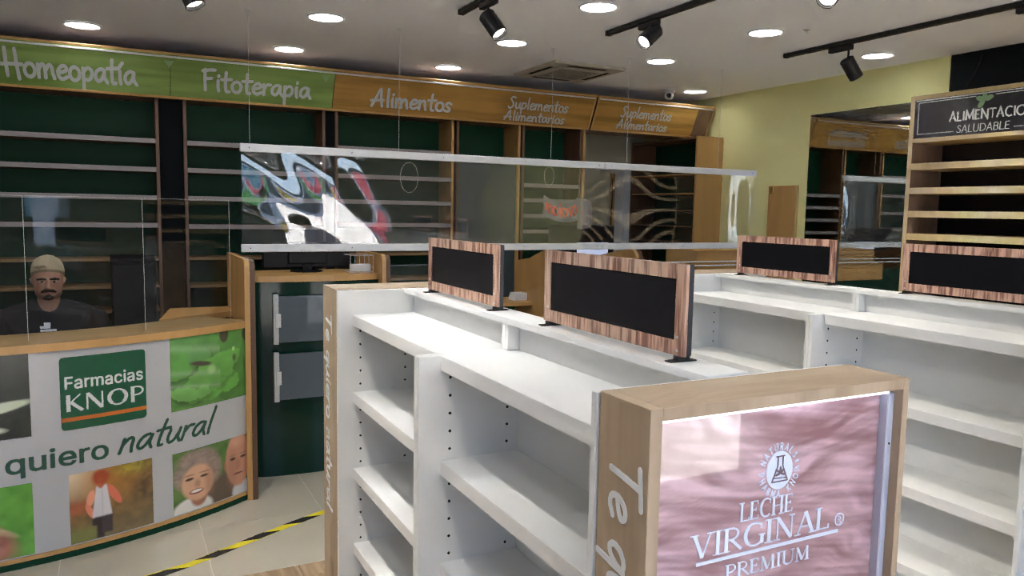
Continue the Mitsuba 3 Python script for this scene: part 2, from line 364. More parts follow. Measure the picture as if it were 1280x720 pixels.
def letters(text, font, x0, x1, y0, cap, depth=0.0015, **kw):
    """Flat text mesh in xy spanning x0..x1, baseline y0, capitals cap tall, extruded to +z."""
    sh, adv = text_shape(text, font, **kw)
    b = sh.bounds
    sh = shapely.affinity.translate(sh, -b[0], 0)
    sh = shapely.affinity.scale(sh, (x1 - x0) / (b[2] - b[0]), cap, origin=(0, 0))
    sh = shapely.affinity.translate(sh, x0, y0)
    return shape_mesh(sh, depth)

def fit_text(text, x0, x1, y0, cap, depth=0.0015, bold=True):
    m = meshkit.text_mesh(text, cap, depth, bold=bold)
    b = m.bounds
    m.apply_translation([-b[0][0], 0, 0])
    m.apply_scale([(x1 - x0) / (b[1][0] - b[0][0]), 1, 1])
    m.apply_translation([x0, y0, 0])
    return m

def on_frame(mesh, origin, ux, uy, un=None):
    """Maps a mesh from local (x, y, z) onto origin + x ux + y uy + z un."""
    ux, uy = np.array(ux, float), np.array(uy, float)
    un = np.cross(ux, uy) if un is None else np.array(un, float)
    m = mesh.copy()
    v = m.vertices
    m = trimesh.Trimesh(np.array(origin) + v[:, :1] * ux + v[:, 1:2] * uy + v[:, 2:3] * un, m.faces, process=False)
    m.fix_normals()
    return m

def grid(fn, u, v):
    """Open sheet: fn(U, V) -> points (..., 3)."""
    U, V = np.meshgrid(u, v, indexing='ij')
    P = fn(U, V).reshape(-1, 3)
    n, k = len(u), len(v)
    i = np.arange(n * k).reshape(n, k)
    F = np.concatenate([np.stack([i[:-1, :-1], i[1:, :-1], i[1:, 1:]], -1).reshape(-1, 3), np.stack([i[:-1, :-1], i[1:, 1:], i[:-1, 1:]], -1).reshape(-1, 3)])
    return trimesh.Trimesh(P, F, process=False)

# ------------------------------------------------------------------ the room
H = 2.70
XW, YB, XL, YF = 5.07, 6.65, -3.3, -1.5
fl = struct('floor', box(XL - 0.1, XW + 0.1, 3.4, YB + 0.1, -0.12, -0.0008, 0), 'tile_grout', 'pale glossy tiled floor with a strip of wood planks')
part(fl, 'wood_base', box(XL - 0.1, XW + 0.1, YF - 0.2, 3.4, -0.12, -0.008, 0), 'charcoal')
tile_mat = 'floor_tile'
for i in range(-5, 9):
    for j in range(0, 6):
        x0, y0 = 0.34 + 0.6 * (i - 1), 3.4 + 0.6 * j
        x0c, x1c, y1c = max(x0, XL), min(x0 + 0.6, XW), min(y0 + 0.6, YB)
        if x1c - x0c > 0.05 and y1c - y0 > 0.05:
            part(fl, 'tile', box(x0c + 0.0015, x1c - 0.0015, y0 + 0.0015, y1c - 0.0015, -0.0007, 0, 0.0002), tile_mat)
for i in range(0, 44):
    x0 = -9 + 0.19 * (30 + i)
    if x0 > XW - 0.05:
        break
    y = 3.4 - 0.6 * (i % 2)
    prev = 3.4
    while prev > YF + 0.01:
        y = max(prev - (0.6 if prev == 3.4 and i % 2 else 1.2), YF)
        part(fl, 'plank', box(max(x0, XL) + 0.001, min(x0 + 0.19, XW) - 0.001, y + 0.001, prev - 0.001, -0.012, 0, 0.0008), 'wood_plank')
        prev = y
struct('ceiling', box(XL - 0.1, XW + 0.1, YF - 0.2, YB + 0.1, H, H + 0.16, 0), 'ceiling_paint', 'smooth white ceiling with recessed round lamps')
struct('wall_right', box(XW, XW + 0.1, YF - 0.2, YB + 0.1, -0.1, H, 0), 'yellow_paint', 'pale yellow painted wall')
struct('wall_back', box(XL - 0.1, XW, YB, YB + 0.1, -0.1, H, 0), 'beige_paint', 'beige painted wall behind the counters')
struct('wall_left', box(XL - 0.1, XL, YF - 0.2, YB, -0.1, H, 0), 'grey_paint')
OX0, OX1, OZ = -0.9, 3.5, 2.45
wf = struct('wall_front', box(XL, OX0, YF - 0.2, YF, -0.1, H, 0), 'grey_paint')
part(wf, 'wall_section', box(OX1, XW, YF - 0.2, YF, -0.1, H, 0), 'grey_paint')
part(wf, 'lintel', box(OX0, OX1, YF - 0.2, YF, OZ, H, 0), 'grey_paint')

# the street in front of the shop (lights the room and shows in its reflections)
struct('street_ground', box(-14, 18, -12, YF - 0.2, -0.3, -0.02, 0), 'asphalt')
fac = struct('street_facade', box(-10, 16, -11, -10, -0.02, 2.3, 0), 'facade_white')
for x0, x1, z0, z1, m in ((-2.5, -0.6, 0, 2.0, 'facade_dark'), (0.6, 1.5, 0.2, 1.9, 'facade_teal'), (1.7, 2.2, 0.0, 1.7, 'facade_red'), (2.5, 3.0, 0, 1.9, 'facade_green'), (3.2, 4.4, 0.3, 1.9, 'facade_dark'), (4.7, 5.3, 0, 1.6, 'facade_yellow'), (5.6, 6.1, 0.1, 2.0, 'facade_red'), (6.6, 8.2, 0, 1.9, 'facade_teal'), (-0.4, 0.4, 0.0, 1.8, 'facade_yellow'), (0.4, 8.5, 2.05, 2.25, 'facade_dark')):
    part(fac, 'shop_panel', box(x0, x1, -10.0, -9.94, z0, z1, 0.004), m)

# ------------------------------------------------------------------ shelf gondolas
def gondola(dx, dy, label, sections, near_far):
    g = thing('shelf_gondola', label, 'shelf', 'white double-sided shelf gondolas')
    zs = (1.207, 0.915, 0.622, 0.328, 0.09)
    cx = 1.0275 + dx
    W = 0.3065                     # panel half-width
    def bx(x0, x1, y0, y1, z0, z1, c=0.0012):
        return box(x0 + dx, x1 + dx, y0 + dy, y1 + dy, z0, z1, c)
    ymin, ymax = min(s[0] for s in sections), max(s[1] for s in sections)
    t = 0.017
    part(g, 'end_panel', bx(0.721, 1.334, ymax, ymax + t, 0, 1.298), 'white_laminate')
    part(g, 'end_panel', bx(0.721, 1.334, ymin - t, ymin, 0, 1.296), 'white_laminate')
    part(g, 'cap', bx(0.975, 1.08, ymin, ymax, 1.283, 1.3), 'white_laminate')
    part(g, 'plinth', bx(0.80, 1.255, ymin, ymax, 0.0, 0.07), 'white_laminate')
    holes = []
    disc = trimesh.creation.cylinder(radius=0.0042, height=0.0008, sections=10)
    disc.apply_transform(trimesh.transformations.rotation_matrix(PI / 2, [1, 0, 0]))
    for k, (y0, y1) in enumerate(sections):
        part(g, 'back_panel', bx(1.018, 1.037, y0, y1, 0.07, 1.283), 'white_laminate')
        for side in (0, 1):
            for z in zs:
                th = 0.041
                x0, x1 = (0.777, 1.0175) if side == 0 else (1.0375, 1.278)
                part(g, 'shelf', bx(x0, x1, y0 + 0.0008, y1 - 0.0008, z - th, z, 0.0016), 'white_laminate')
            for yy, s in ((y1, -1), (y0, 1)):
                for x in ((0.806, 0.982) if side == 0 else (1.073, 1.249)):
                    for z in np.arange(0.145, 1.16, 0.05):
                        if min(abs(z - q + 0.02) for q in zs) > 0.028:
                            d = disc.copy(); d.apply_translation([x + dx, yy + dy + s * 0.0004, z]); holes.append(d)
        if k < len(sections) - 1:
            a = sections[k][0]
            b = sections[k + 1][1]
            mid = (a + b) / 2
            for q0, q1 in ((b, mid - 0.0006), (mid + 0.0006, a)):
                for x0, x1 in ((0.714, 1.0175), (1.0375, 1.341)):
                    part(g, 'divider', bx(x0, x1, q0, q1, 0, 1.2065), 'white_laminate')
                for x0, x1 in ((0.980, 1.0175), (1.0375, 1.075)):
                    part(g, 'spine_divider', bx(x0, x1, q0, q1, 1.2075, 1.2828), 'white_laminate')
                part(g, 'spine_core', bx(1.018, 1.037, q0, q1, 0.07, 1.283), 'white_laminate')
    part(g, 'shelf_pin_holes', cat(holes), 'hole_dark', 'rows of small dark shelf-pin holes', 'stuff')
    return g

gondola(0, 0, 'empty white shelf gondola in the centre, joined to the pink light box', [(1.965, 2.803), (1.098, 1.929)], None)
gondola(1.78, 0.27, 'empty white shelf gondola by the right side, in front of the mirror', [(1.965, 2.803), (1.098, 1.929)], None)

# oak end cap at the far end of each gondola, with lettering down its left edge
def endcap(dx, dy, label, text=True):
    e = thing('gondola_end_cap', label, 'end panel', 'oak end caps of the gondolas')
    t = 0.024
    x0, x1, y0, y1 = 0.723 + dx, 1.332 + dx, 2.822 + dy, 3.035 + dy
    part(e, 'side_board', box(x0, x0 + t, y0, y1, 0, 1.3), 'oak')
    part(e, 'side_board', box(x1 - t, x1, y0, y1, 0, 1.3), 'oak')
    part(e, 'top_board', box(x0 + t, x1 - t, y0, y1, 1.3 - t, 1.3), 'oak')
    part(e, 'back_board', box(x0 + t, x1 - t, y0, y0 + 0.02, 0, 1.3 - t), 'oak')
    part(e, 'poster_board', box(x0 + t, x1 - t, y1 - 0.04, y1 - 0.03, 0.03, 1.3 - t), 'white_print')
    if text:
        m = letters('Te quiero natural', HAND, 0, 0.775, 0, 0.085, slant=0.12, pen=0.12)
        part(e, 'lettering', on_frame(m, [x0 - 0.0002, 2.985 + dy, 1.195], [0, 0, -1], [0, -1, 0], [-1, 0, 0]), 'lettering_white', 'white handwritten lettering reading Te quiero natural')
endcap(0, 0, 'oak end cap with white script at the far end of the centre gondola')
endcap(1.78, 0.27, 'oak end cap at the far end of the gondola by the right side', False)

# ------------------------------------------------------------------ light box at the near end
lb = thing('light_box', 'oak light box with a pink backlit advertisement at the near end of the centre gondola', 'light box')
X0, X1, Y0, Y1, t = 0.7255, 1.332, 0.938, 1.0785, 0.024
part(lb, 'side_board', box(X0, X0 + t, Y0, Y1, 0, 1.3), 'oak')
part(lb, 'side_board', box(X1 - t + 0.008, X1, Y0, Y1, 0, 1.3), 'oak')
part(lb, 'top_board', box(X0 + t, X1 - t + 0.008, Y0, Y1, 1.3 - 0.021, 1.3), 'oak')
part(lb, 'bottom_board', box(X0 + t, X1 - t + 0.008, Y0, Y1, 0.0, 0.06), 'oak')
part(lb, 'back_board', box(X0 + t, X1 - t + 0.008, Y1 - 0.015, Y1, 0.06, 1.3 - 0.021), 'white_laminate')
px0, px1, pz0, pz1 = X0 + t, 1.300, 0.10, 1.2688
def poster_col(x, z):
    p = np.stack([x * 9, z * 55 + x * 9 + 8 * meshkit.fbm(np.stack([x * 3, z * 7, x * 0], -1), 3, 5), x * 0], -1)
    g = meshkit.fbm(p, 4, 3)
    h = meshkit.fbm(np.stack([x * 5, z * 90 + x * 14, x * 0 + 2], -1), 3, 8)
    k = np.clip((0.6 * g + 0.4 * h - 0.3) / 0.4, 0, 1)[..., None]
    return (1 - k) * np.array([0.25, 0.12, 0.14]) + k ** 1.4 * np.array([0.62, 0.43, 0.48])
u, v = np.linspace(px0, px1, 180), np.linspace(pz0, pz1, 380)
pm = grid(lambda U, V: np.stack([U, U * 0 + 0.975, V], -1), u, v)
U, V = np.meshgrid(u, v, indexing='ij')
pst = part(lb, 'poster', pm, 'photo_print', 'pink marbled poster', color=poster_col(U, V).reshape(-1, 3))
F_ = lambda m: on_frame(m, [0, 0.9748, 0], [1, 0, 0], [0, 0, 1], [0, -1, 0])
part(pst, 'lettering', F_(letters('LECHE', SERIF, 0.952, 1.080, 1.0685, 0.033, round_ends=False)), 'poster_letter', 'pale serif lettering reading LECHE')
part(pst, 'lettering', F_(letters('VIRGINAL', SERIF, 0.845, 1.178, 1.0195, 0.0415, round_ends=False)), 'poster_letter', 'pale serif lettering reading VIRGINAL')
part(pst, 'lettering', F_(letters('PREMIUM', SERIF, 0.925, 1.13, 0.969, 0.026, round_ends=False)), 'poster_letter', 'pale serif lettering reading PREMIUM')
part(pst, 'underline', F_(shape_mesh(shapely.box(0.86, 1.0065, 1.203, 1.0125))), 'poster_letter')
ringR = shapely.Point(1.2055, 1.031).buffer(0.0125).difference(shapely.Point(1.2055, 1.031).buffer(0.0103))
part(pst, 'registered_mark', F_(cat(shape_mesh(ringR), letters('R', SANS, 1.2015, 1.2095, 1.0245, 0.0125))), 'poster_letter')
ec = np.array([1.0425, 1.1495])
ring = []
def ring_text(txt, a_mid, step, outward=True, r=0.0435, cap=0.0125):
    n = len(txt)
    for k, ch in enumerate(txt):
        if ch == ' ':
            continue
        sh, adv = text_shape(ch, SANS, pen=0.16)
        sh = unary_union([g.buffer(0.03) for g in getattr(sh, 'geoms', [sh])])
        b = sh.bounds
        sh = shapely.affinity.translate(sh, -(b[0] + b[2]) / 2, -0.5)
        sh = shapely.affinity.scale(sh, cap * 0.9, cap, origin=(0, 0))
        a = a_mid + (k - (n - 1) / 2) * step * (-1 if outward else 1)
        sh = shapely.affinity.rotate(sh, a - 90 if outward else a + 90, origin=(0, 0))
        sh = shapely.affinity.translate(sh, ec[0] + r * math.cos(math.radians(a)), ec[1] + r * math.sin(math.radians(a)))
        ring.append(shape_mesh(sh))
ring_text('NATURALS', 95, 17.5)
ring_text('BY', 8, 14, cap=0.008)
ring_text('PHARMA KNOP', 270, 17.0, outward=False)
em = part(pst, 'emblem', F_(cat(shape_mesh(shapely.affinity.scale(shapely.Point(*ec).buffer(0.034), 0.93, 1.03)), ring)), 'poster_letter', 'round emblem with a flask and a ring of capitals')
flask = LineString([(-.006, .026), (-.006, .008), (-.019, -.020), (.019, -.020), (.006, .008), (.006, .026)]).buffer(0.0009).union(LineString([(-.010, .026), (.010, .026)]).buffer(0.0009)).union(LineString([(-.016, -.013), (.016, -.015)]).buffer(0.0007))
lf = [shapely.affinity.rotate(shapely.affinity.scale(shapely.Point(0, .006).buffer(0.006), 0.32, 1.0), a, origin=(0, 0)) for a in (0, 55, -55, 110, -110)]
flask = unary_union([flask] + [shapely.affinity.translate(q, 0.001, -.005) for q in lf])
part(pst, 'flask_drawing', on_frame(shape_mesh(shapely.affinity.translate(flask, *ec)), [0, 0.9732, 0], [1, 0, 0], [0, 0, 1], [0, -1, 0]), 'poster_ink')
part(lb, 'light_strip', box(px0, 1.3, 0.9560, 0.9680, 1.2690, 1.2785, 0.0), 'lamp_face', 'glowing white light strip', emitter={'type': 'area', 'radiance': rgb(1.7, 1.9, 2.3)})
part(lb, 'aluminium_profile', box(1.3005, 1.318, 0.957, 0.978, 0.06, 1.2685, 0.002), 'profile_grey')
part(lb, 'screw', lathe([(0, 0), (0.0022, 0), (0.0016, 0.0012), (0, 0.0012)], (1.3095, 0.957, 1.17), (0, -1, 0), 10), 'black_metal')
part(lb, 'glass_pane', grid(lambda U, V: np.stack([U, U * 0 + 0.955, V], -1), np.array([px0 + 0.0005, 1.2995]), np.array([0.062, 1.2680])), 'clear_sheet')
m = letters('Te quiero natural', HAND, 0, 0.775, 0, 0.085, slant=0.12, pen=0.12)
part(lb, 'lettering', on_frame(m, [X0 - 0.0002, 1.038, 1.203], [0, 0, -1], [0, -1, 0], [-1, 0, 0]), 'lettering_white', 'white handwritten lettering reading Te quiero natural')

# ------------------------------------------------------------------ blackboard signs on the gondolas
def board_sign(xc, y0, y1, label, feet):
    s = thing('board_sign', label, 'sign', 'blank blackboard signs standing on the gondolas')
    z0, z1, b = 1.312, 1.500, 0.031
    xf = xc - 0.010
    outer = shapely.box(y0, z0, y1, z1); inner = shapely.box(y0 + b, z0 + b, y1 - b, z1 - b)
    m = shape_mesh(outer.difference(inner), 0.008)
    part(s, 'frame', on_frame(m, [xf + 0.008, 0, 0], [0, 1, 0], [0, 0, 1], [-1, 0, 0]), 'zebrano', 'reddish striped wood frame')
    part(s, 'writing_panel', box(xf + 0.003, xf + 0.008, y0 + b, y1 - b, z0 + b, z1 - b, 0.0005), 'black_board')
    part(s, 'backing', box(xf + 0.0085, xf + 0.022, y0 + 0.001, y1 - 0.001, z0 + 0.001, z1 - 0.001), 'charcoal')
    for yf in feet:
        ft = part(s, 'foot', cat(box(xc - 0.032, xc + 0.034, yf - 0.011, yf + 0.011, 1.3002, 1.3030, 0.0006), box(xc + 0.012, xc + 0.017, yf - 0.009, yf + 0.009, 1.303, 1.40, 0.0006), box(xc - 0.012, xc + 0.0165, yf - 0.009, yf + 0.009, 1.3025, 1.3115, 0.0006)), 'black_metal')
        for zz in (1.322, 1.350):
            part(ft, 'screw', lathe([(0, 0), (0.0034, 0), (0.0026, 0.0016), (0, 0.0018)], (xf, yf, zz), (-1, 0, 0), 12), 'steel')
board_sign(1.026, 2.074, 2.650, 'small blackboard sign near the oak end cap on the centre gondola, farther of its two', (2.632, 2.094))
board_sign(1.026, 1.215, 1.790, 'blackboard sign on the centre gondola right behind the pink light box, nearer of its two', (1.768, 1.236))
board_sign(2.818, 2.372, 2.975, 'blackboard sign on the right gondola in front of the mirror, the one seen whole', (2.955, 2.394))
board_sign(2.818, 1.455, 2.047, 'blackboard sign on the right gondola, cut off by the right edge of the photo', (2.029, 1.476))

# ------------------------------------------------------------------ the curved counter at the left
CX, CY, CR = -0.786, 6.125, 2.284
def cyl_pt(s, z, r=0.0):
    s, z = np.broadcast_arrays(np.asarray(s, float), np.asarray(z, float))
    th = s / CR
    R = CR + r
    return np.stack([CX + R * np.sin(th), CY - R * np.cos(th), z], -1)
def arc_band(s0, s1, r0, r1, z0, z1, n=28):
    ss = np.linspace(s0, s1, n)
    ring = [(r1, z0), (r1, z1), (r0, z1), (r0, z0)]
    P = np.stack([cyl_pt(ss, z, r) for r, z in ring], 1)
    V = P.reshape(-1, 3)
    F = []
    for i in range(n - 1):
        for k in range(4):
            a, b = i * 4 + k, i * 4 + (k + 1) % 4
            F += [[a, b, b + 4], [a, b + 4, a + 4]]
    e = (n - 1) * 4
    F += [[0, 2, 1], [0, 3, 2], [e, e + 1, e + 2], [e, e + 2, e + 3]]
    m = trimesh.Trimesh(V, F, process=False)
    m.fix_normals()
    return m
def on_counter(mesh, r=0.0):
    mesh = trimesh.Trimesh(*trimesh.remesh.subdivide_to_size(mesh.vertices, mesh.faces, 0.05, max_iter=14), process=False)
    v = mesh.vertices
    m = trimesh.Trimesh(cyl_pt(v[:, 0], v[:, 1], 0) + 0, mesh.faces, process=False)
    m.vertices = np.array([cyl_pt(a, b, r + c) for a, b, c in v])
    m.fix_normals()
    return m
S0, S1 = -1.6, 1.522
ct = thing('service_counter', 'curved white-fronted service counter with green pharmacy logo and photographs, at the left', 'counter')
part(ct, 'body', arc_band(S0, S1, -0.05, -0.006, 0.0, 0.945), 'green_laminate', 'dark green body')
fp = part(ct, 'front_panel', arc_band(S0, S1, -0.0055, 0.0, 0.05, 0.953), 'white_print', 'white printed front panel')
part(ct, 'lower_trim', arc_band(S0, S1, -0.0055, 0.006, 0.030, 0.0485), 'beech')
part(ct, 'kick_plate', arc_band(S0, S1, -0.0055, 0.004, 0.0, 0.0295), 'green_laminate')
ctop = part(ct, 'countertop', arc_band(S0, S1, -0.34, 0.0115, 0.954, 0.989), 'counter_shaded_tan')
part(ctop, 'edge_band', arc_band(S0, S1, 0.0118, 0.0145, 0.953, 0.9885), 'beech')
# wider worktop by the end panel, inside the counter
part(ct, 'worktop', prism_z([(0.20, 4.52), (0.33, 4.60), (0.604, 4.76), (0.604, 5.0), (0.28, 5.0)], 0.955, 0.988), 'beech')
pan = lambda x0, x1, y0, y1, zt: prism_x([(y0, 0.0), (y1, 0.0), (y1, zt), (y0 + 0.05, zt)] + [(y0 + 0.05 - 0.05 * math.sin(a), zt - 0.05 + 0.05 * math.cos(a)) for a in np.linspace(0.2, PI / 2, 7)], x0, x1)
ep = part(ct, 'end_panel', pan(0.606, 0.634, 4.295, 5.0, 1.318), 'beech')
part(ep, 'dark_edge_panel', pan(0.6345, 0.660, 4.290, 5.0, 1.316), 'walnut')

# prints on the front panel
def picture(name, s0, s1, z0, z1, fn, label, nu=150, nv=130):
    u, v = np.linspace(s0, s1, nu), np.linspace(z0, z1, nv)
    m = grid(lambda U, V: cyl_pt(U, V, 0.0012), u, v)
    a, b = np.meshgrid(np.linspace(0, 1, nu), np.linspace(0, 1, nv), indexing='ij')
    return part(fp, name, m, 'photo_print', label, color=np.clip(fn(a, b), 0, 1).reshape(-1, 3))
def L3(r, g, b):
    return np.array(s2l(r, g, b))
def blend(img, mask, col):
    m = np.clip(mask, 0, 1)[..., None]
    return img * (1 - m) + np.asarray(col) * m
def ell(a, b, ca, cb, ra, rb, soft=0.15, rot=0.0):
    c, s = math.cos(rot), math.sin(rot)
    x, y = (a - ca) * c + (b - cb) * s, -(a - ca) * s + (b - cb) * c
    d = np.sqrt((x / ra) ** 2 + (y / rb) ** 2)
    return np.clip((1 - d) / soft + 0.5, 0, 1)
def nz(a, b, f, seed=0, o=3):
    return meshkit.fbm(np.stack([a * f, b * f, a * 0 + seed], -1), o, seed)
def pic_leaf(a, b):
    n = nz(a, b, 6, 3)[..., None]
    img = L3(70, 135, 46) * (1 - n) + L3(110, 172, 74) * n
    lobes = [(.10, .30, .34, .24, .3, (62, 120, 42)), (.30, .86, .36, .22, -.2, (92, 160, 78)), (.05, .66, .26, .26, .2, (88, 172, 56)), (.88, .70, .34, .34, .5, (84, 150, 62)), (.86, .25, .30, .36, -.2, (66, 128, 44)),
             (.34, .70, .15, .12, -.3, (92, 160, 88)), (.45, .26, .42, .20, .12, (96, 178, 52)), (.56, .50, .36, .19, .55, (104, 182, 66)), (.22, .20, .26, .10, -.1, (118, 190, 88))]
    for ca, cb, ra, rb, rot, c in lobes:
        c = tuple(0.6 * q + 0.4 * w for q, w in zip(c, (88, 155, 58)))
        wob = 0.20 * (nz(a, b, 8, int(ca * 50), 4) - 0.5)
        img = blend(img, 0.38 * ell(a, b + wob, ca + .03, cb - .05, ra * 1.04, rb * 1.08, 0.22, rot), L3(48, 78, 36))
        shade = 0.82 + 0.36 * nz(a, b, 7, int(cb * 60))[..., None] + 0.10 * (b[..., None] - cb) / rb
        m = ell(a, b + wob, ca, cb, ra, rb, 0.05, rot)[..., None]
        img = img * (1 - m) + L3(*c) * shade * m
    hole = ell(a, b, .66, .96, .06, .12, .3) + ell(a, b, .97, .92, .05, .10, .4) + ell(a, b + 0.16 * (a - .35), .36, .60, .13, .035, .5) + 0.8 * ell(a, b, .80, .60, .025, .05, .6)
    img = blend(img, hole, L3(78, 74, 58))
    for b0, wd in ((.86, .05), (.52, .04), (.34, .03)):
        img = blend(img, 0.28 * np.exp(-((b - b0 + .15 * a) / wd) ** 2) * (a < .6), L3(190, 210, 180))  # pale bands: reflections painted into the print
    img = 0.8 * img + 0.2 * img.mean(-1, keepdims=True)
    return blend(img, ell(a, b, .79, .73, .02, .03, .8) + 0.7 * ell(a, b, .49, .49, .05, .06, .9), L3(185, 215, 150))
def pic_flower(a, b):
    n = nz(a, b, 7, 6)[..., None]
    img = L3(22, 25, 22) * (1 - n) + L3(45, 52, 38) * n
    img = blend(img, ell(a, b, .55, .35, .46, .065, .25, 0.18), L3(205, 215, 190))
    img = blend(img, ell(a, b, .35, .13, .40, .06, .25, -0.05), L3(215, 220, 200))
    img = blend(img, ell(a, b, .05, .45, .2, .09, .4, 0.2), L3(200, 205, 190))
    img = blend(img, ell(a, b, .22, .03, .34, .035, .5), L3(130, 165, 70))
    return img
def pic_couple(a, b):
    n = nz(a, b, 6, 2)[..., None]
    img = L3(60, 100, 40) * (1 - n) + L3(105, 135, 75) * n
    img = blend(img, ell(a, b, .66, .05, .30, .42, .3), L3(92, 78, 66))               # dark jackets
    img = blend(img, ell(a, b, .88, .04, .14, .20, .25), L3(200, 200, 205))            # his shirt
    img = blend(img, ell(a, b, .23, .02, .24, .20, .2), L3(228, 226, 220))             # her collar
    for ca, cb, ra, rb in ((.28, .62, .27, .30), (.13, .55, .12, .16), (.46, .60, .13, .24), (.30, .84, .22, .14)):
        img = blend(img, 0.9 * ell(a, b, ca, cb, ra, rb, .5), L3(150, 130, 122) * (0.7 + 0.6 * nz(a, b, 26, 7)[..., None]))
    skin, sh = L3(214, 170, 140), L3(160, 110, 88)
    img = blend(img, ell(a, b, .30, .20, .10, .16, .3), sh)
    img = blend(img, ell(a, b, .29, .44, .195, .295, .18), skin)
    img = blend(img, 0.5 * ell(a, b, .44, .42, .06, .24, 1.0), sh)
    for ex in (.19, .37):
        img = blend(img, ell(a, b, ex, .52, .05, .022, .6), L3(70, 48, 40))
        img = blend(img, 0.6 * ell(a, b, ex, .585, .065, .013, .8), L3(120, 90, 78))
    img = blend(img, 0.55 * ell(a, b, .285, .42, .035, .07, .9), sh)
    img = blend(img, ell(a, b, .27, .295, .085, .042, .4), L3(150, 70, 62))
    img = blend(img, ell(a, b, .27, .303, .065, .022, .4), L3(240, 235, 228))
    img = blend(img, 0.9 * ell(a, b, .66, .55, .03, .10, .5), sh)
    img = blend(img, ell(a, b, .835, .60, .180, .46, .12), L3(196, 142, 118))           # his head
    img = blend(img, 0.5 * ell(a, b, .74, .50, .07, .34, 1.0), sh)
    img = blend(img, 0.4 * ell(a, b, .82, .93, .10, .1, 1.0), L3(230, 185, 160))
    for ex in (.755, .905):
        img = blend(img, ell(a, b, ex, .63, .04, .022, .6), L3(80, 52, 44))
        img = blend(img, 0.6 * ell(a, b, ex, .69, .055, .014, .8), L3(150, 112, 98))
    img = blend(img, 0.55 * ell(a, b, .83, .52, .035, .10, .9), L3(165, 105, 85))
    img = blend(img, ell(a, b, .83, .36, .07, .016, .6), L3(128, 70, 62))
    return img
def pic_runner(a, b):
    n = nz(a, b, 9, 9)[..., None]
    img = L3(70, 55, 42) * (1 - n) + L3(150, 115, 70) * n
    img = blend(img, np.clip(1.1 - (np.hypot(a - 0.02, b - 0.98) / 0.42), 0, 1), L3(250, 235, 205))
    img = blend(img, 0.55 * np.clip(1.2 - np.hypot(a - 0.35, b - 0.85) / 0.45, 0, 1), L3(205, 140, 60))
    img = blend(img, 0.7 * ell(a, b, .75, .95, .2, .12, .9) * nz(a, b, 22, 4), L3(190, 190, 70))
    img = blend(img, np.clip(0.42 - b + 0.15 * a, 0, 1) * 1.2, L3(118, 112, 88))
    img = blend(img, 0.6 * ell(a, b, .10, .08, .3, .12, .9), L3(125, 140, 75))
    img = blend(img, 0.65 * ell(a, b, .08, .50, .13, .10, .9), L3(175, 85, 65))
    band = lambda lo, hi, v, w=.03: np.clip((v - lo) / w + .5, 0, 1) * np.clip((hi - v) / w + .5, 0, 1)
    img = blend(img, band(.0, .37, b) * band(.245 + .05 * (b < .2), .385, a), L3(50, 44, 48))                 # leggings
    img = blend(img, band(.06, .37, b) * band(.36, .485, a), L3(66, 58, 62))
    img = blend(img, ell(a, b, .515, .60, .05, .17, .3, 0.45), L3(222, 122, 98))              # arms
    img = blend(img, ell(a, b, .235, .60, .045, .12, .3, -0.2), L3(238, 165, 135))
    img = blend(img, ell(a, b, .225, .42, .035, .12, .3, 0.35), L3(225, 140, 112))
    hw = .062 + .055 * (.76 - b) / .44
    img = blend(img, band(.315, .765, b) * np.clip((hw - np.abs(a - .365)) / .02 + .5, 0, 1), L3(226, 222, 226))
    img = blend(img, 0.3 * band(.33, .74, b) * np.exp(-((a - .37) / .012) ** 2), L3(180, 175, 182))
    img = blend(img, ell(a, b, .355, .79, .04, .07, .3), L3(200, 115, 85))
    img = blend(img, ell(a, b, .36, .88, .10, .115, .6) * (0.7 + 0.5 * nz(a, b, 20, 8)), L3(165, 68, 45))  # hair
    return img
def pic_hands(a, b):
    n = nz(a, b, 5, 12)[..., None]
    img = L3(70, 135, 45) * (1 - n) + L3(115, 180, 75) * n
    img = blend(img, ell(a, b, .25, .35, .62, .32, .3, -0.5), L3(175, 115, 95))
    img = blend(img, ell(a, b, .2, .85, .42, .25, .4, -0.3), L3(188, 145, 100))
    img = blend(img, 0.5 * ell(a, b, .6, .42, .25, .05, .6, -0.5), L3(225, 200, 170))
    img = blend(img, 0.6 * ell(a, b, .62, .25, .16, .1, .7, 0.4), L3(140, 85, 70))
    img = blend(img, 0.7 * ell(a, b, .2, .12, .4, .16, .6), L3(215, 165, 155))
    return img
picture('leaf_photograph', 1.044, 1.513, 0.585, 0.951, pic_leaf, 'close-up photograph of bright green leaves')
picture('flower_photograph', 0.06, 0.440, 0.585, 0.951, pic_flower, 'dark photograph of pale petals')
picture('couple_photograph', 1.043, 1.513, 0.056, 0.372, pic_couple, 'photograph of a grey-haired woman and an older man')
picture('runner_photograph', 0.575, 0.941, 0.056, 0.382, pic_runner, 'photograph of a woman in a white top seen from behind')
picture('hands_photograph', 0.06, 0.434, 0.056, 0.378, pic_hands, 'photograph of skin tones before green')
lg = part(fp, 'logo', on_counter(shape_mesh(shapely.box(0.572, 0.604, 0.905, 0.901).buffer(0.017), 0.0012), 0.0003), 'logo_green', 'dark green square logo')
part(lg, 'stripe', on_counter(shape_mesh(shapely.box(0.5555, 0.626, 0.9215, 0.644), 0.0008), 0.0016), 'orange_print')
part(lg, 'lettering', on_counter(fit_text('Farmacias', 0.573, 0.909, 0.775, 0.054, 0.0008), 0.0016), 'lettering_white', 'white lettering reading Farmacias')
part(lg, 'lettering', on_counter(letters('KNOP', FLARE, 0.577, 0.911, 0.671, 0.076, 0.0008, round_ends=False), 0.0016), 'lettering_white', 'white lettering reading KNOP')
mq = fit_text('Te quiero', 0.13, 0.745, 0.430, 0.083, 0.0008)
part(fp, 'slogan', on_counter(mq, 0.0006), 'lettering_green', 'dark green lettering reading Te quiero')
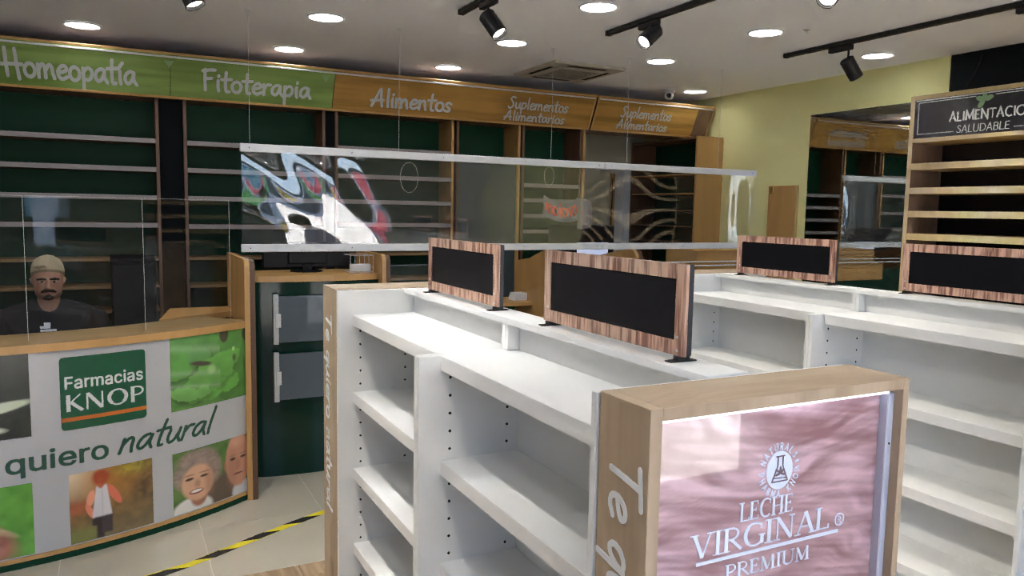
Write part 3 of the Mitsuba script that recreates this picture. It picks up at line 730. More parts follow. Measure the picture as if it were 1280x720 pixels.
part(fp, 'slogan', on_counter(letters('natural', HAND, 0.782, 1.305, 0.436, 0.128, 0.0008, slant=0.42, pen=0.11), 0.0006), 'lettering_green', 'dark green script reading natural')

# clear screens standing on the counter
scr = [(-0.75, 0.456), (0.462, 0.979), (0.985, 1.50)]
names = ['clear acrylic screen on the curved counter, cut off by the left edge of the photo', 'clear acrylic screen on the curved counter in front of the seated man', 'clear acrylic screen on the curved counter beside its wooden end panel']
for (a, b), nm in zip(scr, names):
    A, B = cyl_pt(a, 0.99, -0.10), cyl_pt(b, 0.99, -0.10)
    d = (B - A) / np.linalg.norm(B - A)
    nrm = np.array([d[1], -d[0], 0])
    k = thing('acrylic_screen', nm, 'screen', 'clear screens on the curved counter')
    zt = 1.63
    part(k, 'sheet', grid(lambda U, V: A + U[..., None] * (B - A) + (V - 0.99)[..., None] * np.array([0, 0, 1.0]), np.array([0, 1.0]), np.array([0.9905, zt])), 'clear_sheet')
    Q = B - d * 0.001
    part(k, 'polished_edge', tube([Q + [0, 0, 0.0005], Q + [0, 0, zt - 0.99]], 0.0013, 6), 'wire_clear')
    part(k, 'polished_edge', tube([A + [0, 0, zt - 0.99], B + [0, 0, zt - 0.99]], 0.0008, 6), 'wire_clear')

# ------------------------------------------------------------------ the green counter beside it
gc = thing('green_counter', 'dark green glossy counter with wooden top behind the far oak end cap', 'counter')
def bow(x0, x1, y, sag, z0, z1, depth, n=24):
    xs = np.linspace(x0, x1, n)
    c = (x0 + x1) / 2
    pts = [(x, y - sag * (1 - ((x - c) / ((x1 - x0) / 2)) ** 2)) for x in xs]
    return prism_z(pts + [(x1, y + depth), (x0, y + depth)], z0, z1)
part(gc, 'body', bow(0.662, 1.452, 4.66, 0.05, 0.0, 1.164, 0.03), 'green_gloss', smooth=40)
part(gc, 'countertop', bow(0.662, 1.452, 4.64, 0.05, 1.165, 1.20, 0.42), 'beech')
e2 = part(gc, 'end_panel', pan(1.4530, 1.478, 4.57, 5.15, 1.322), 'beech')
part(e2, 'dark_edge_panel', pan(1.4785, 1.502, 4.565, 5.15, 1.32), 'walnut')
for z0, z1, nm in ((0.815, 1.085, 'upper clear leaflet holder on the green counter front'), (0.475, 0.745, 'lower clear leaflet holder on the green counter front')):
    hd = thing('leaflet_holder', nm, 'leaflet holder', 'leaflet holders on the green counter')
    part(hd, 'sheet', grid(lambda U, V: np.stack([U, 4.565 + U * 0, V], -1), np.array([0.828, 1.25]), np.array([z0, z1])), 'milky_sheet')
    part(hd, 'back_sheet', box(0.83, 1.25, 4.588, 4.5895, z0, z1, 0), 'cover_grey')
    part(hd, 'tape_strip', box(0.800, 0.830, 4.561, 4.590, z0 - 0.01, z1 + 0.012, 0.001), 'lettering_grey', 'white tape strip')
    part(hd, 'tape_patch', box(0.815, 0.842, 4.558, 4.5605, z0 + 0.09, z0 + 0.17, 0.0004), 'white_paint')

bk = thing('stand_in_box', 'plain black upright stand-in box behind the curved counter, right of the seated man', 'cabinet')  # solid box put in as a stand-in for a dark shape here
part(bk, 'body', box(-0.028, 0.219, 5.302, 5.70, 0.0, 1.245, 0.003), 'black_board')
part(bk, 'top', box(-0.030, 0.221, 5.300, 5.702, 1.2455, 1.27, 0.003), 'black_board')
part(bk, 'door', box(-0.020, 0.211, 5.290, 5.3015, 0.04, 1.235, 0.002), 'black_board')  # front slab of the stand-in box

# monitor and wire rack on the green counter
mo = thing('monitor', 'black monitor seen from behind on the green counter', 'monitor')
mo_y = 4.90
part(mo, 'housing', cat(box(0.80, 1.34, mo_y, mo_y + 0.035, 1.222, 1.385, 0.008), box(0.95, 1.19, mo_y - 0.02, mo_y, 1.25, 1.35, 0.01)), 'black_plastic')
part(mo, 'stand', cat(box(1.04, 1.10, mo_y - 0.005, mo_y + 0.02, 1.205, 1.30, 0.003), lathe([(0, 0), (0.10, 0), (0.10, 0.006), (0.03, 0.012), (0, 0.012)], (1.07, mo_y + 0.02, 1.2006))), 'black_plastic')
wr = thing('wire_rack', 'small white wire basket beside the black monitor', 'basket')
bars = [tube([(x, 4.70, 1.203), (x, 4.70, 1.315)], 0.0016, 6) for x in np.linspace(1.29, 1.435, 6)]
bars += [tube([(1.29, 4.70, z), (1.435, 4.70, z)], 0.0018, 6) for z in (1.206, 1.235, 1.31)]
bars += [tube([(x, 4.70, z), (x, 4.85, z)], 0.0018, 6) for x in (1.29, 1.435) for z in (1.206, 1.31)] + [tube([(1.29, 4.85, z), (1.435, 4.85, z)], 0.0018, 6) for z in (1.206, 1.31)]
part(wr, 'wires', cat(bars), 'rail_white')
part(wr, 'leaflets', box(1.30, 1.425, 4.72, 4.76, 1.209, 1.255, 0.002), 'white_paint')

# third counter with a glass front, and its end panel
gc3 = thing('glass_counter', 'glass-topped counter between the end panels behind the centre gondola', 'counter')
part(gc3, 'body', box(1.503, 2.08, 4.66, 4.69, 0, 1.09), 'green_gloss')
part(gc3, 'glass_front', grid(lambda U, V: np.stack([U, 4.65 + U * 0, V], -1), np.array([1.505, 2.08]), np.array([1.09, 1.245])), 'clear_sheet')
part(gc3, 'glass_edge', box(1.505, 2.08, 4.646, 4.654, 1.2455, 1.2515, 0.001), 'cover_grey')
part(gc3, 'shelf_board', box(1.503, 2.08, 4.70, 4.94, 1.055, 1.088), 'green_laminate')
part(gc3, 'worktop', box(1.90, 2.708, 4.95, 5.28, 0.915, 0.945), 'beech')
P3 = [(4.695, 0), (5.22, 0), (5.22, 1.228), (5.0, 1.262), (4.83, 1.318), (4.76, 1.33)] + [(4.745 - 0.05 * math.sin(a), 1.28 + 0.05 * math.cos(a)) for a in np.linspace(0.2, PI / 2, 7)]
e3 = part(gc3, 'end_panel', prism_x(P3, 2.710, 2.736), 'beech')
part(e3, 'dark_edge_panel', prism_x(P3, 2.7365, 2.76), 'walnut')
one('card_box', prism_y([(2.60, 0.946), (2.705, 0.946), (2.705, 1.0), (2.615, 1.0)], 5.02, 5.12), 'white_paint', 'small white box on the worktop left of the tan end panel', 'box')

gc4 = thing('end_counter', 'counter with a rounded tan end panel near the tall cabinet', 'counter')
P4 = [(4.69, 0), (5.2, 0), (5.2, 1.26), (4.95, 1.31), (4.78, 1.334)] + [(4.76 - 0.07 * math.sin(a), 1.264 + 0.07 * math.cos(a)) for a in np.linspace(0.2, PI / 2, 7)]
e4 = part(gc4, 'end_panel', prism_x(P4, 3.438, 3.466), 'beech')
part(e4, 'dark_edge_panel', prism_x(P4, 3.4665, 3.50), 'walnut')
part(gc4, 'body', box(3.501, 4.62, 4.66, 4.69, 0, 1.15), 'green_gloss')
part(gc4, 'glass_edge', box(3.501, 4.62, 4.62, 4.65, 1.205, 1.213, 0.001), 'rail_white')
part(gc4, 'glass_edge', box(3.501, 4.62, 4.665, 4.69, 1.232, 1.240, 0.001), 'rail_white')
part(gc4, 'wood_front', box(4.0, 4.62, 4.655, 4.6595, 1.05, 1.20, 0.001), 'beech')
part(gc4, 'side_box', box(4.04, 4.62, 4.72, 5.1, 1.10, 1.32), 'beech')

mo2 = thing('monitor', 'black monitor with a pale blue screen behind the large blackboard sign', 'monitor')
part(mo2, 'housing', box(3.05, 3.66, 5.30, 5.33, 1.16, 1.50, 0.006), 'black_plastic')
part(mo2, 'screen', box(3.30, 3.60, 5.2985, 5.2998, 1.19, 1.36, 0), 'lamp_face', 'lit pale blue screen area', emitter={'type': 'area', 'radiance': rgb(0.16, 0.22, 0.40)})
part(mo2, 'stand', cat(box(3.32, 3.38, 5.33, 5.36, 0.955, 1.3, 0.003), box(3.22, 3.48, 5.25, 5.43, 0.945, 0.955, 0.003)), 'black_plastic')
one('monitor_desk', cat(box(2.9, 3.43, 5.0, 5.5, 0.915, 0.944), box(2.92, 2.95, 5.05, 5.45, 0, 0.915), box(3.38, 3.41, 5.05, 5.45, 0, 0.915)), 'beech', 'tan desk carrying the monitor with the blue screen', 'desk')

# ------------------------------------------------------------------ hanging clear screens with white rails
def hanging_screen(x0, x1, label, wires, wave, rail_dz=0.0, y=4.67, sag=0.0):
    k = thing('hanging_screen', label, 'screen', 'clear film screens hanging from the ceiling')
    zt0, zt1, zb0, zb1 = 1.910, 1.957, 1.3375, 1.384
    part(k, 'top_rail', box(x0, x1, y - 0.012, y + 0.012, zt0, zt1, 0.003), 'rail_white')
    part(k, 'bottom_rail', box(x0, x1, y - 0.012, y + 0.012, zb0, zb1, 0.003), 'rail_white')
    n = int((x1 - x0) / 0.012)
    u, v = np.linspace(x0 + 0.004, x1 - 0.004, n), np.linspace(zb1 - 0.004, zt0 + 0.004, 52)
    part(k, 'film', grid(lambda U, V: np.stack([U, y - 0.0135 + wave(U, V), V], -1), u, v), 'film_sheet', smooth=True)
    scr = [lathe([(0, 0), (0.0035, 0), (0.0028, 0.0014), (0, 0.0016)], (x, y - 0.012, z), (0, -1, 0), 10) for x in np.linspace(x0 + 0.05, x1 - 0.05, max(3, int((x1 - x0) / 0.42))) for z in ((zt0 + zt1) / 2, (zb0 + zb1) / 2)]
    for s in scr:
        part(k, 'screw', s, 'cover_grey')
    for x in wires:
        w = part(k, 'wire', tube([(x, y, zt1 - 0.002), (x, y, H)], 0.0013, 6), 'wire_clear')
        th = np.linspace(0, 2 * PI, 26)[:-1]
        part(w, 'ceiling_hook', cat(tube(np.stack([x + 0.012 * np.cos(th), y + 0 * th, H - 0.022 + 0.012 * np.sin(th)], 1), 0.0016, 6, True), lathe([(0, 0), (0.018, 0), (0.015, -0.004), (0, -0.005)], (x, y, H))), 'rail_white')
    return k
def wave1(U, V):
    t = (V - 1.384) / (1.91 - 1.384)
    q = U - 0.645
    pin = np.sin(PI * np.clip(t, 0, 1))
    left = 1 / (1 + np.exp((q - 0.76) / 0.04))
    w = 0.526 * (-0.105 * t + 0.070 * t * t + 0.017) * left * (1 + 0.22 * np.sin(2 * PI * q / 0.45 + 1.0))
    w += 0.0030 * left * np.sin(2 * PI * q / 0.36 + 2.4 * t + 0.4) * np.exp(-q / 0.9)
    w += 0.0016 * left * np.sin(2 * PI * (1.7 * t + q / 0.31))
    w += 0.0045 * np.exp(-((q - 0.06) / 0.05) ** 2) * (t - 0.4)
    w += 0.003 * np.sin(2 * PI * (U - 0.3) / 2.2) * pin * (1 - left)
    w -= 0.010 * np.exp(-((U - 2.95) / 0.14) ** 2) * pin
    return w
def wave2(U, V):
    t = (V - 1.384) / (1.91 - 1.384)
    e = np.clip((U - 4.1) / 0.45, 0, 1) ** 2
    return 0.008 * np.sin(PI * np.clip(t, 0, 1)) * np.sin(2 * PI * (U - 3.1) / 0.9) + 0.012 * e * np.sin(2 * PI * (U - 4.1) / 0.22) * np.sin(PI * t)
hanging_screen(0.645, 3.122, 'long clear film screen with white rails hanging over the counters, rippled at its left end', (0.70, 1.59, 2.68), wave1)
hanging_screen(3.126, 4.566, 'shorter clear film screen with white rails hanging in front of the tall tan cabinet', (3.31, 4.17), wave2)
stand_in = thing('stand_in_sheet', 'pale stand-in sheet with red lettering behind the clear film screen', 'plastic sheet')  # sheet put in as a stand-in for a pale lettered shape in the film
def stand_in_pt(U, V):
    c = 0.04 * (2 * U - 1) ** 2 - 0.02 + 0.035 * np.clip(U - 0.75, 0, 1) * 4 * (V - 0.3)
    return np.stack([2.66 + 0.27 * U, 4.71 + 0.02 * np.sin(5 * U + 1) + 0.006 * np.sin(11 * V), 1.535 + 0.135 * V + c + 0.03 * (1 - U)], -1)
part(stand_in, 'sheet', grid(stand_in_pt, np.linspace(0, 1, 28), np.linspace(0, 1, 14)), 'film_print', smooth=True)
part(stand_in, 'fold', grid(lambda U, V: np.stack([2.935 + 0.115 * U, 4.715 + 0.012 * np.sin(6 * U), 1.50 + 0.16 * V + (0.06 * V - 0.02) * (1 - 1.5 * (U - .2) ** 2)], -1), np.linspace(0, 1, 14), np.linspace(0, 1, 10)), 'film_print', smooth=True)
bt = letters('ovoiom', {**HAND, 'v': (0.5, [[(.04, .5), (.22, .0), (.42, .5)]])}, 0.05, 0.96, 0.30, 0.80, 0.0006, pen=0.16)
bt = trimesh.Trimesh(*trimesh.remesh.subdivide_to_size(bt.vertices, bt.faces, 0.08, max_iter=14), process=False)
bv = bt.vertices
part(stand_in, 'lettering', trimesh.Trimesh(stand_in_pt(1 - bv[:, 0], bv[:, 1]) + np.array([0, -0.001, 0]) - bv[:, 2:3] * [0, 1, 0], bt.faces, process=False), 'sheet_red', 'red lettering, back to front')
for x, z, r, nm in ((1.665, 1.80, 0.075, 'loop of thin wire hanging on the clear screen before the dark green shelves'), (2.68, 1.845, 0.05, 'small loop of thin wire hanging on the clear screen near the beige wall strip')):
    th = np.linspace(0, 2 * PI, 40)[:-1]
    one('wire_loop', tube(np.stack([x + r * 0.8 * np.cos(th), 4.69 + 0.004 * np.cos(3 * th), z + 1.25 * r * np.sin(th)], 1), 0.0014, 6, True), 'wire_clear', nm, 'wire loop', 'spare wire loops on the clear screen')

# ------------------------------------------------------------------ wall shelving behind the counters
YS, YD = 5.90, 6.18
def wall_shelf(x0, x1, zs, label, thin=(), side=('walnut', 'walnut'), cover=None):
    w = thing('wall_shelving', label, 'shelving', 'dark green wall shelving under the fascia')
    part(w, 'side_panel', box(x0, x0 + 0.022, YS, YD, 0, 2.325), side[0])
    part(w, 'side_panel', box(x1 - 0.022, x1, YS, YD, 0, 2.325), side[1])
    part(w, 'back_panel', box(x0, x1, YD, YD + 0.02, 0, 2.325), 'green_laminate')
    part(w, 'base_front', box(x0 + 0.0225, x1 - 0.0225, YS + 0.002, YS + 0.02, 0.0, 0.80), 'green_laminate')
    for z in zs:
        sh = part(w, 'shelf', box(x0 + 0.0225, x1 - 0.0225, YS + 0.006, YD - 0.0005, z - 0.033, z), 'walnut')
        part(sh, 'edge_strip', box(x0 + 0.0225, x1 - 0.0225, YS, YS + 0.0055, z - 0.033, z, 0.001), 'edge_strip', 'pale edge strip')
    for z in thin:
        part(w, 'shelf', box(x0 + 0.0225, x1 - 0.0225, YS + 0.004, YD - 0.0005, z - 0.018, z), 'dull_tan')
    if cover:
        part(w, 'cover_panel', box(x0 + 0.0225, x1 - 0.0225, YS + 0.03, YS + 0.036, 0.82, 1.99, 0.001), cover)
wall_shelf(-2.6, -0.93, (2.051, 1.857, 1.664, 1.475), 'dark green wall shelving outside the left edge, beyond the curved counter', (1.232, 1.044, 0.878))
wall_shelf(-0.90, 0.29, (2.051, 1.857, 1.664, 1.475), 'dark green wall shelving above the seated man, leftmost in view', (1.232, 1.044, 0.878))
wall_shelf(0.444, 1.43, (2.049, 1.861, 1.666, 1.468), 'dark green wall shelving behind the left end of the hanging screen', (1.232, 1.034))
wall_shelf(1.505, 2.476, (2.073, 1.862, 1.668, 1.491), 'dark green wall shelving under the word Alimentos', (1.25, 1.05), ('walnut', 'beech'))
wall_shelf(2.50, 3.086, (), 'narrow wall unit with a grey cover behind the hanging screen', (), ('walnut', 'beech'), 'cover_grey')
wall_shelf(3.105, 3.70, (1.841, 1.712, 1.579, 1.445), 'narrow dark green wall shelving at the right end, next to the beige wall', (), ('walnut', 'walnut'))
for x0, x1 in ((0.2905, 0.4435), (1.4305, 1.5045)):
    one('filler_panel', box(x0, x1, YS + 0.03, YS + 0.05, 0, 2.325), 'navy_dark', 'black filler panel between the green shelving, %s' % ('above the curved counter' if x0 < 1 else 'behind the hanging screen'), 'panel')
one('trim_board', box(3.7005, 3.722, YS - 0.02, YD, 0, 2.325), 'beech', 'tan upright board closing the wall shelving beside the beige wall', 'board')

# fascia sign above: leans towards the room
FB, FT = np.array([5.85, 2.325]), np.array([5.72, 2.605])
fu = (FT - FB) / np.linalg.norm(FT - FB)
fn_ = np.array([-fu[1], fu[0]])            # outwards (towards the room), in (y, z)
FL = np.linalg.norm(FT - FB)
UYv, UNv = [0, fu[0], fu[1]], [0, fn_[0], fn_[1]]
if UNv[1] > 0:
    UNv = [-q for q in UNv]
fb = lambda x0, x1, v0, v1, d0, d1: on_frame(box(x0, x1, v0, v1, d0, d1, 0.0008), [0, FB[0], FB[1]], [1, 0, 0], UYv, UNv)
def fascia(x0, x1, label, panels, texts):
    f = thing('fascia_sign', label, 'fascia sign', 'lettered fascia signs above the shelving')
    part(f, 'body', prism_x([(FB[0] + 0.004, FB[1]), (FT[0] + 0.004, FT[1]), (6.18, 2.605), (6.18, 2.3255)], x0, x1), 'walnut')
    for a, b, m in panels:
        part(f, 'panel', fb(a, b, 0.014, 0.296, 0.0, 0.004), m)
    part(f, 'bottom_rail', fb(x0, x1, -0.002, 0.0135, 0.0, 0.010), 'beech')
    part(f, 'top_rail', fb(x0, x1, 0.2965, 0.311, 0.0, 0.010), 'beech')
    part(f, 'end_rail', fb(x0, x0 + 0.014, 0.014, 0.296, 0.0042, 0.010), 'beech')
    part(f, 'end_rail', fb(x1 - 0.014, x1, 0.014, 0.296, 0.0042, 0.010), 'beech')
    part(f, 'light_rail', fb(x0 + 0.015, x1 - 0.015, 0.277, 0.288, 0.0042, 0.016), 'rail_white', 'white plastic strip')
    for s, a, b, v0, cap, ri in texts:
        m = letters(s, HAND, a, b, v0, cap, 0.001, pen=0.15)
        part(f, 'lettering', on_frame(m, [0, FB[0] + UNv[1] * 0.0043, FB[1] + UNv[2] * 0.0043], [1, 0, 0], UYv, UNv), 'lettering_grey', f'pale handwritten lettering reading {s}')
    return f
fs = fascia(-1.6, 3.728, 'long fascia sign with green and golden wood panels, reading Homeopatía to Alimentarios', [(-1.586, 0.361, 'fascia_green'), (0.365, 1.464, 'fascia_green'), (1.468, 3.714, 'fascia_wood')],
       [('Homeopatía', -0.605, 0.168, 0.072, 0.165, 0), ('Fitoterapia', 0.555, 1.310, 0.077, 0.145, 0), ('Alimentos', 1.745, 2.415, 0.062, 0.135, 0), ('Suplementos', 2.898, 3.478, 0.135, 0.098, 0), ('Alimentarios', 2.880, 3.468, 0.035, 0.082, 0)])
for x in (0.355, 1.40):
    part(fs, 'triangle_mark', on_frame(shape_mesh(Polygon([(x - 0.03, 0.255), (x + 0.03, 0.255), (x, 0.205)]), 0.001), [0, FB[0] + UNv[1] * 0.0043, FB[1] + UNv[2] * 0.0043], [1, 0, 0], UYv, UNv), 'leaf_print')
f2 = fascia(3.745, 5.045, 'short golden wood fascia sign in the corner by the yellow wall', [(3.759, 5.031, 'fascia_wood')],
       [('Suplementos', 4.012, 4.580, 0.142, 0.098, 0), ('Alimentarios', 4.000, 4.566, 0.038, 0.085, 0)])
part(f2, 'blank_end_panel', fb(4.86, 5.03, 0.0145, 0.276, 0.0043, 0.0055), 'walnut')

# ------------------------------------------------------------------ door in the back wall
d1 = struct('door_1', box(4.505, 4.665, YB - 0.03, YB - 0.005, 0, 2.03), 'white_paint', 'narrow white door in the back wall')
part(d1, 'frame', box(4.665, 4.74, YB - 0.05, YB - 0.001, 0, 2.08), 'rail_white')
part(d1, 'frame', box(4.40, 4.505, YB - 0.05, YB - 0.001, 2.03, 2.08), 'rail_white')
part(d1, 'edge_board', box(4.50, 4.54, YB - 0.06, YB - 0.031, 0.9, 2.0), 'beech')
sw = thing('light_switch', 'dark switch plate on the beige wall left of the tall cabinet', 'switch')
part(sw, 'plate', box(4.74, 4.79, YB - 0.012, YB - 0.0005, 1.36, 1.46, 0.002), 'charcoal')
for z in (1.385, 1.425):
    part(sw, 'rocker', box(4.752, 4.778, YB - 0.016, YB - 0.0122, z, z + 0.022, 0.001), 'cover_grey')
one('hanging_cable', tube([(4.50 + 0.004 * math.sin(9 * q), YB - 0.07, 1.95 - 0.75 * q) for q in np.linspace(0, 1, 12)], 0.006, 8), 'black_plastic', 'black cable hanging down beside the narrow white door', 'cable')

# ------------------------------------------------------------------ tall cabinet by the right wall
tc = thing('tall_cabinet', 'tall tan open cabinet with a dark green inside, against the yellow wall', 'cabinet')
cx0, cx1, cy0, cy1, ctp = 4.758, 5.066, 5.612, 6.63, 2.316
part(tc, 'side_panel', box(cx0, cx1, cy0, cy0 + 0.024, 0, ctp), 'beech')
part(tc, 'side_panel', box(cx0, cx1, cy1 - 0.024, cy1, 0, ctp), 'walnut')
part(tc, 'top_panel', box(cx0, cx1, cy0 + 0.0245, cy1 - 0.0245, ctp - 0.024, ctp), 'walnut')
part(tc, 'back_panel', box(cx1 - 0.014, cx1, cy0 + 0.0245, cy1 - 0.0245, 0.06, ctp - 0.0245), 'green_laminate')
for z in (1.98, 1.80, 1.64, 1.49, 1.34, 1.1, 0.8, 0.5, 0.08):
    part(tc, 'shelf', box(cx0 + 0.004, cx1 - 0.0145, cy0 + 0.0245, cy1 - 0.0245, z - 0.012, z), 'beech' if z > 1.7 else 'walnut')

# board leaning by the wall, with a brass clip
ob = thing('wall_board', 'plain tan board with a brass clip on the yellow wall, left of the mirror', 'board')
part(ob, 'panel', box(XW - 0.022, XW - 0.001, 4.700, 5.005, 0.0, 1.857, 0.003), 'beech')
part(ob, 'edge_band', box(XW - 0.023, XW - 0.001, 4.685, 4.6995, 0.0, 1.857, 0.002), 'pine')
part(ob, 'clip', cat(box(XW - 0.030, XW - 0.0225, 4.945, 4.975, 1.80, 1.85, 0.002), tube([(XW - 0.031, 4.960 + 0.010 * math.cos(a), 1.79 + 0.022 * math.sin(a)) for a in np.linspace(0, 2 * PI, 16)[:-1]], 0.0025, 6, True)), 'brass')

# mirror on the right wall, and the dark panel above
mr = thing('wall_mirror', 'large frameless mirror on the yellow wall', 'mirror')
part(mr, 'glass', box(XW - 0.006, XW - 0.0005, 3.30, 4.600, 0.25, 2.420, 0), 'mirror_glass')
dp = thing('dark_wall_panel', 'blue-black panel on the wall above the black sign, top right', 'panel')
part(dp, 'panel', box(XW - 0.012, XW - 0.0005, 1.55, 3.425, 2.43, H - 0.001, 0.001), 'navy_dark')
part(dp, 'cable', tube([(XW - 0.016, 3.21 - 0.11 * (1 - math.cos(q * PI / 2)) * -1, 2.69 - 0.24 * q) for q in np.linspace(0, 1, 12)], 0.004, 6), 'black_plastic')

# ------------------------------------------------------------------ black-backed shelving with its sign
un = thing('sign_shelving', 'oak shelving with black back and a black headboard sign, at the right edge', 'shelving')
ux0, ux1, uy0, uy1 = 4.72, 5.05, 1.75, 3.455
for q in (uy1 - 0.03, uy0):
    part(part(un, 'side_panel', box(ux0 + 0.0025, ux1, q, q + 0.03, 0, 2.4), 'brown_board'), 'edge_band', box(ux0, ux0 + 0.0022, q, q + 0.03, 0, 2.4, 0.0004), 'pine')
part(un, 'top_board', box(ux0, ux1, uy0 + 0.0305, uy1 - 0.0305, 2.372, 2.4), 'pine')
part(un, 'back_panel', box(ux1 - 0.014, ux1, uy0 + 0.0305, uy1 - 0.0305, 0, 2.3715), 'black_board')
for z in (2.123, 1.962, 1.803, 1.650, 1.500, 1.345, 1.19, 0.95, 0.65, 0.35, 0.1):
    part(un, 'shelf', box(ux0 + 0.001, ux1 - 0.0145, uy0 + 0.0305, uy1 - 0.0305, z - 0.043 if z < 2.1 else z - 0.026, z), 'pine')
hb = part(un, 'headboard', box(ux0 + 0.004, ux0 + 0.014, uy0 + 0.0305, uy1 - 0.0305, 2.1235, 2.3715, 0.001), 'sign_black', 'glossy black headboard sign')
UF = lambda m, d=0.0: on_frame(m, [ux0 + 0.0038 - d, 0, 0], [0, -1, 0], [0, 0, 1], [-1, 0, 0])
ln = lambda y0, z0, y1, z1: shape_mesh(LineString([(-y0, z0), (-y1, z1)]).buffer(0.0022, cap_style='flat'), 0.0008)
part(hb, 'border_line', UF(cat(ln(3.397, 2.352, 3.02, 2.352), ln(3.397, 2.353, 3.397, 2.150), ln(3.398, 2.150, 3.150, 2.150), ln(2.78, 2.150, 2.10, 2.150), ln(2.90, 2.352, 2.1, 2.352))), 'chalk_white')
part(hb, 'top_line', UF(shape_mesh(shapely.box(-3.42, 2.362, -1.79, 2.369), 0.0008)), 'chalk_white')
part(hb, 'lettering', UF(letters('ALIMENTACION', FLARE2, -3.185, -2.665, 2.2125, 0.058, 0.0008, round_ends=False)), 'chalk_white', 'white lettering reading ALIMENTACION')
part(hb, 'lettering', UF(letters('SALUDABLE', SANS, -3.130, -2.802, 2.1385, 0.047, 0.0008, slant=0.05, pen=0.07)), 'chalk_white', 'white lettering reading SALUDABLE')
part(hb, 'leaf_mark', UF(cat([shape_mesh(shapely.affinity.translate(shapely.affinity.rotate(shapely.affinity.scale(shapely.Point(0, .028).buffer(.028), .55, 1), a, origin=(0, 0)), -2.965, 2.325), 0.0008) for a in (0, 70, -70, 140)])), 'leaf_print')

# ------------------------------------------------------------------ ceiling: downlights, air unit, camera, track spots
def downlight(x, y, label):
    d = thing('downlight', label, 'ceiling lamp', 'round recessed downlights')
    part(d, 'rim', lathe([(0.094, -0.0005), (0.108, -0.0005), (0.104, -0.006), (0.096, -0.008), (0.094, -0.004)], (x, y, H), n=40), 'white_paint', smooth=40)
    disc = lathe([(0, -0.003), (0.0938, -0.003), (0.0938, -0.0032), (0, -0.0032)], (x, y, H), n=40)
    disc = trimesh.creation.cylinder(radius=0.0936, height=0.002, sections=40); disc.apply_translation([x, y, H - 0.004])
    part(d, 'diffuser', disc, 'lamp_face', 'glowing white disc', emitter={'type': 'area', 'radiance': rgb(*(LAMP * c for c in LAMP_RGB))})
DL = [(-0.141, 5.61, 'leftmost round downlight in view, above the word Homeopatía'), (1.12, 5.655, 'round downlight just above the fascia between Fitoterapia and Alimentos'), (1.125, 4.61, 'large round downlight at the top, left of the first black spot'),
      (2.334, 5.69, 'small round downlight above the word Alimentos'), (2.352, 4.645, 'round downlight right beside the unlit black spot'), (2.343, 3.607, 'largest round downlight, cut near the top edge between the two black tracks'),
      (3.547, 4.62, 'round downlight partly behind the lit black spot'), (4.67, 5.568, 'smallest round downlight, right of the white dome camera'), (3.521, 3.578, 'round downlight left of the long black track'), (4.652, 3.682, 'round downlight close to the yellow wall below the long black track')]
for x, y, l in DL:
    downlight(x, y, l)
for x, y in [(-0.14, 4.60), (-0.14, 3.58), (-0.14, 2.55), (-0.14, 1.5), (-0.14, 0.3), (1.12, 3.58), (1.12, 2.55), (1.12, -0.4), (2.34, 2.55), (2.34, -0.4), (3.53, 2.5), (3.53, 1.3), (4.65, 2.4), (4.65, 1.2), (-1.4, 4.6), (-1.4, 2.55), (-1.4, 0.8), (-2.6, 3.6)]:
    downlight(x, y, 'round recessed downlight on the ceiling outside the picture')

ac = thing('air_conditioner', 'square ceiling air conditioner cassette with dark slots', 'air conditioner')
ax0, ax1, ay0, ay1 = 2.882, 3.500, 4.985, 5.650
axc, ayc = (ax0 + ax1) / 2, (ay0 + ay1) / 2
fr = prism_z(shapely.box(ax0, ay0, ax1, ay1).buffer(0.0), H - 0.022, H - 0.0005)
part(ac, 'panel', fr, 'vent_beige')
for sx, sy, dx, dy in ((0, -1, 0.17, 0.018), (0, 1, 0.17, 0.018), (-1, 0, 0.018, 0.18), (1, 0, 0.018, 0.18)):
    q = 0.252 if sx else 0.272
    xc, yc = axc + sx * q, ayc + sy * q
    sl = part(ac, 'air_slot', box(xc - dx, xc + dx, yc - dy, yc + dy, H - 0.024, H - 0.0221, 0.0005), 'hole_dark')
part(ac, 'grille', box(axc - 0.2, axc + 0.2, ayc - 0.21, ayc + 0.21, H - 0.030, H - 0.0222, 0.003), 'vent_beige')
part(ac, 'grille_slots', cat([box(axc - 0.17, axc + 0.17, ayc + q - 0.004, ayc + q + 0.004, H - 0.031, H - 0.0301, 0) for q in np.linspace(-0.17, 0.17, 18)]), 'vent_dark', None, 'stuff')

cc = thing('dome_camera', 'small white security camera on the ceiling near the corner', 'camera')
part(cc, 'housing', lathe([(0, 0), (0.055, 0), (0.055, -0.022), (0.045, -0.03), (0, -0.03)], (4.42, 5.63, H)), 'white_paint', smooth=40)
ball = trimesh.creation.icosphere(3, 0.04); ball.apply_translation([4.42, 5.62, H - 0.052])
part(cc, 'eyeball', ball, 'white_paint', smooth=True)
dcam = np.array([-4.42, -5.62, -1.05]); dcam /= np.linalg.norm(dcam)
part(cc, 'lens', lathe([(0, 0.0), (0.021, 0.0), (0.019, 0.006), (0, 0.009)], np.array([4.42, 5.62, H - 0.052]) + dcam * 0.036, dcam), 'black_plastic', smooth=40)

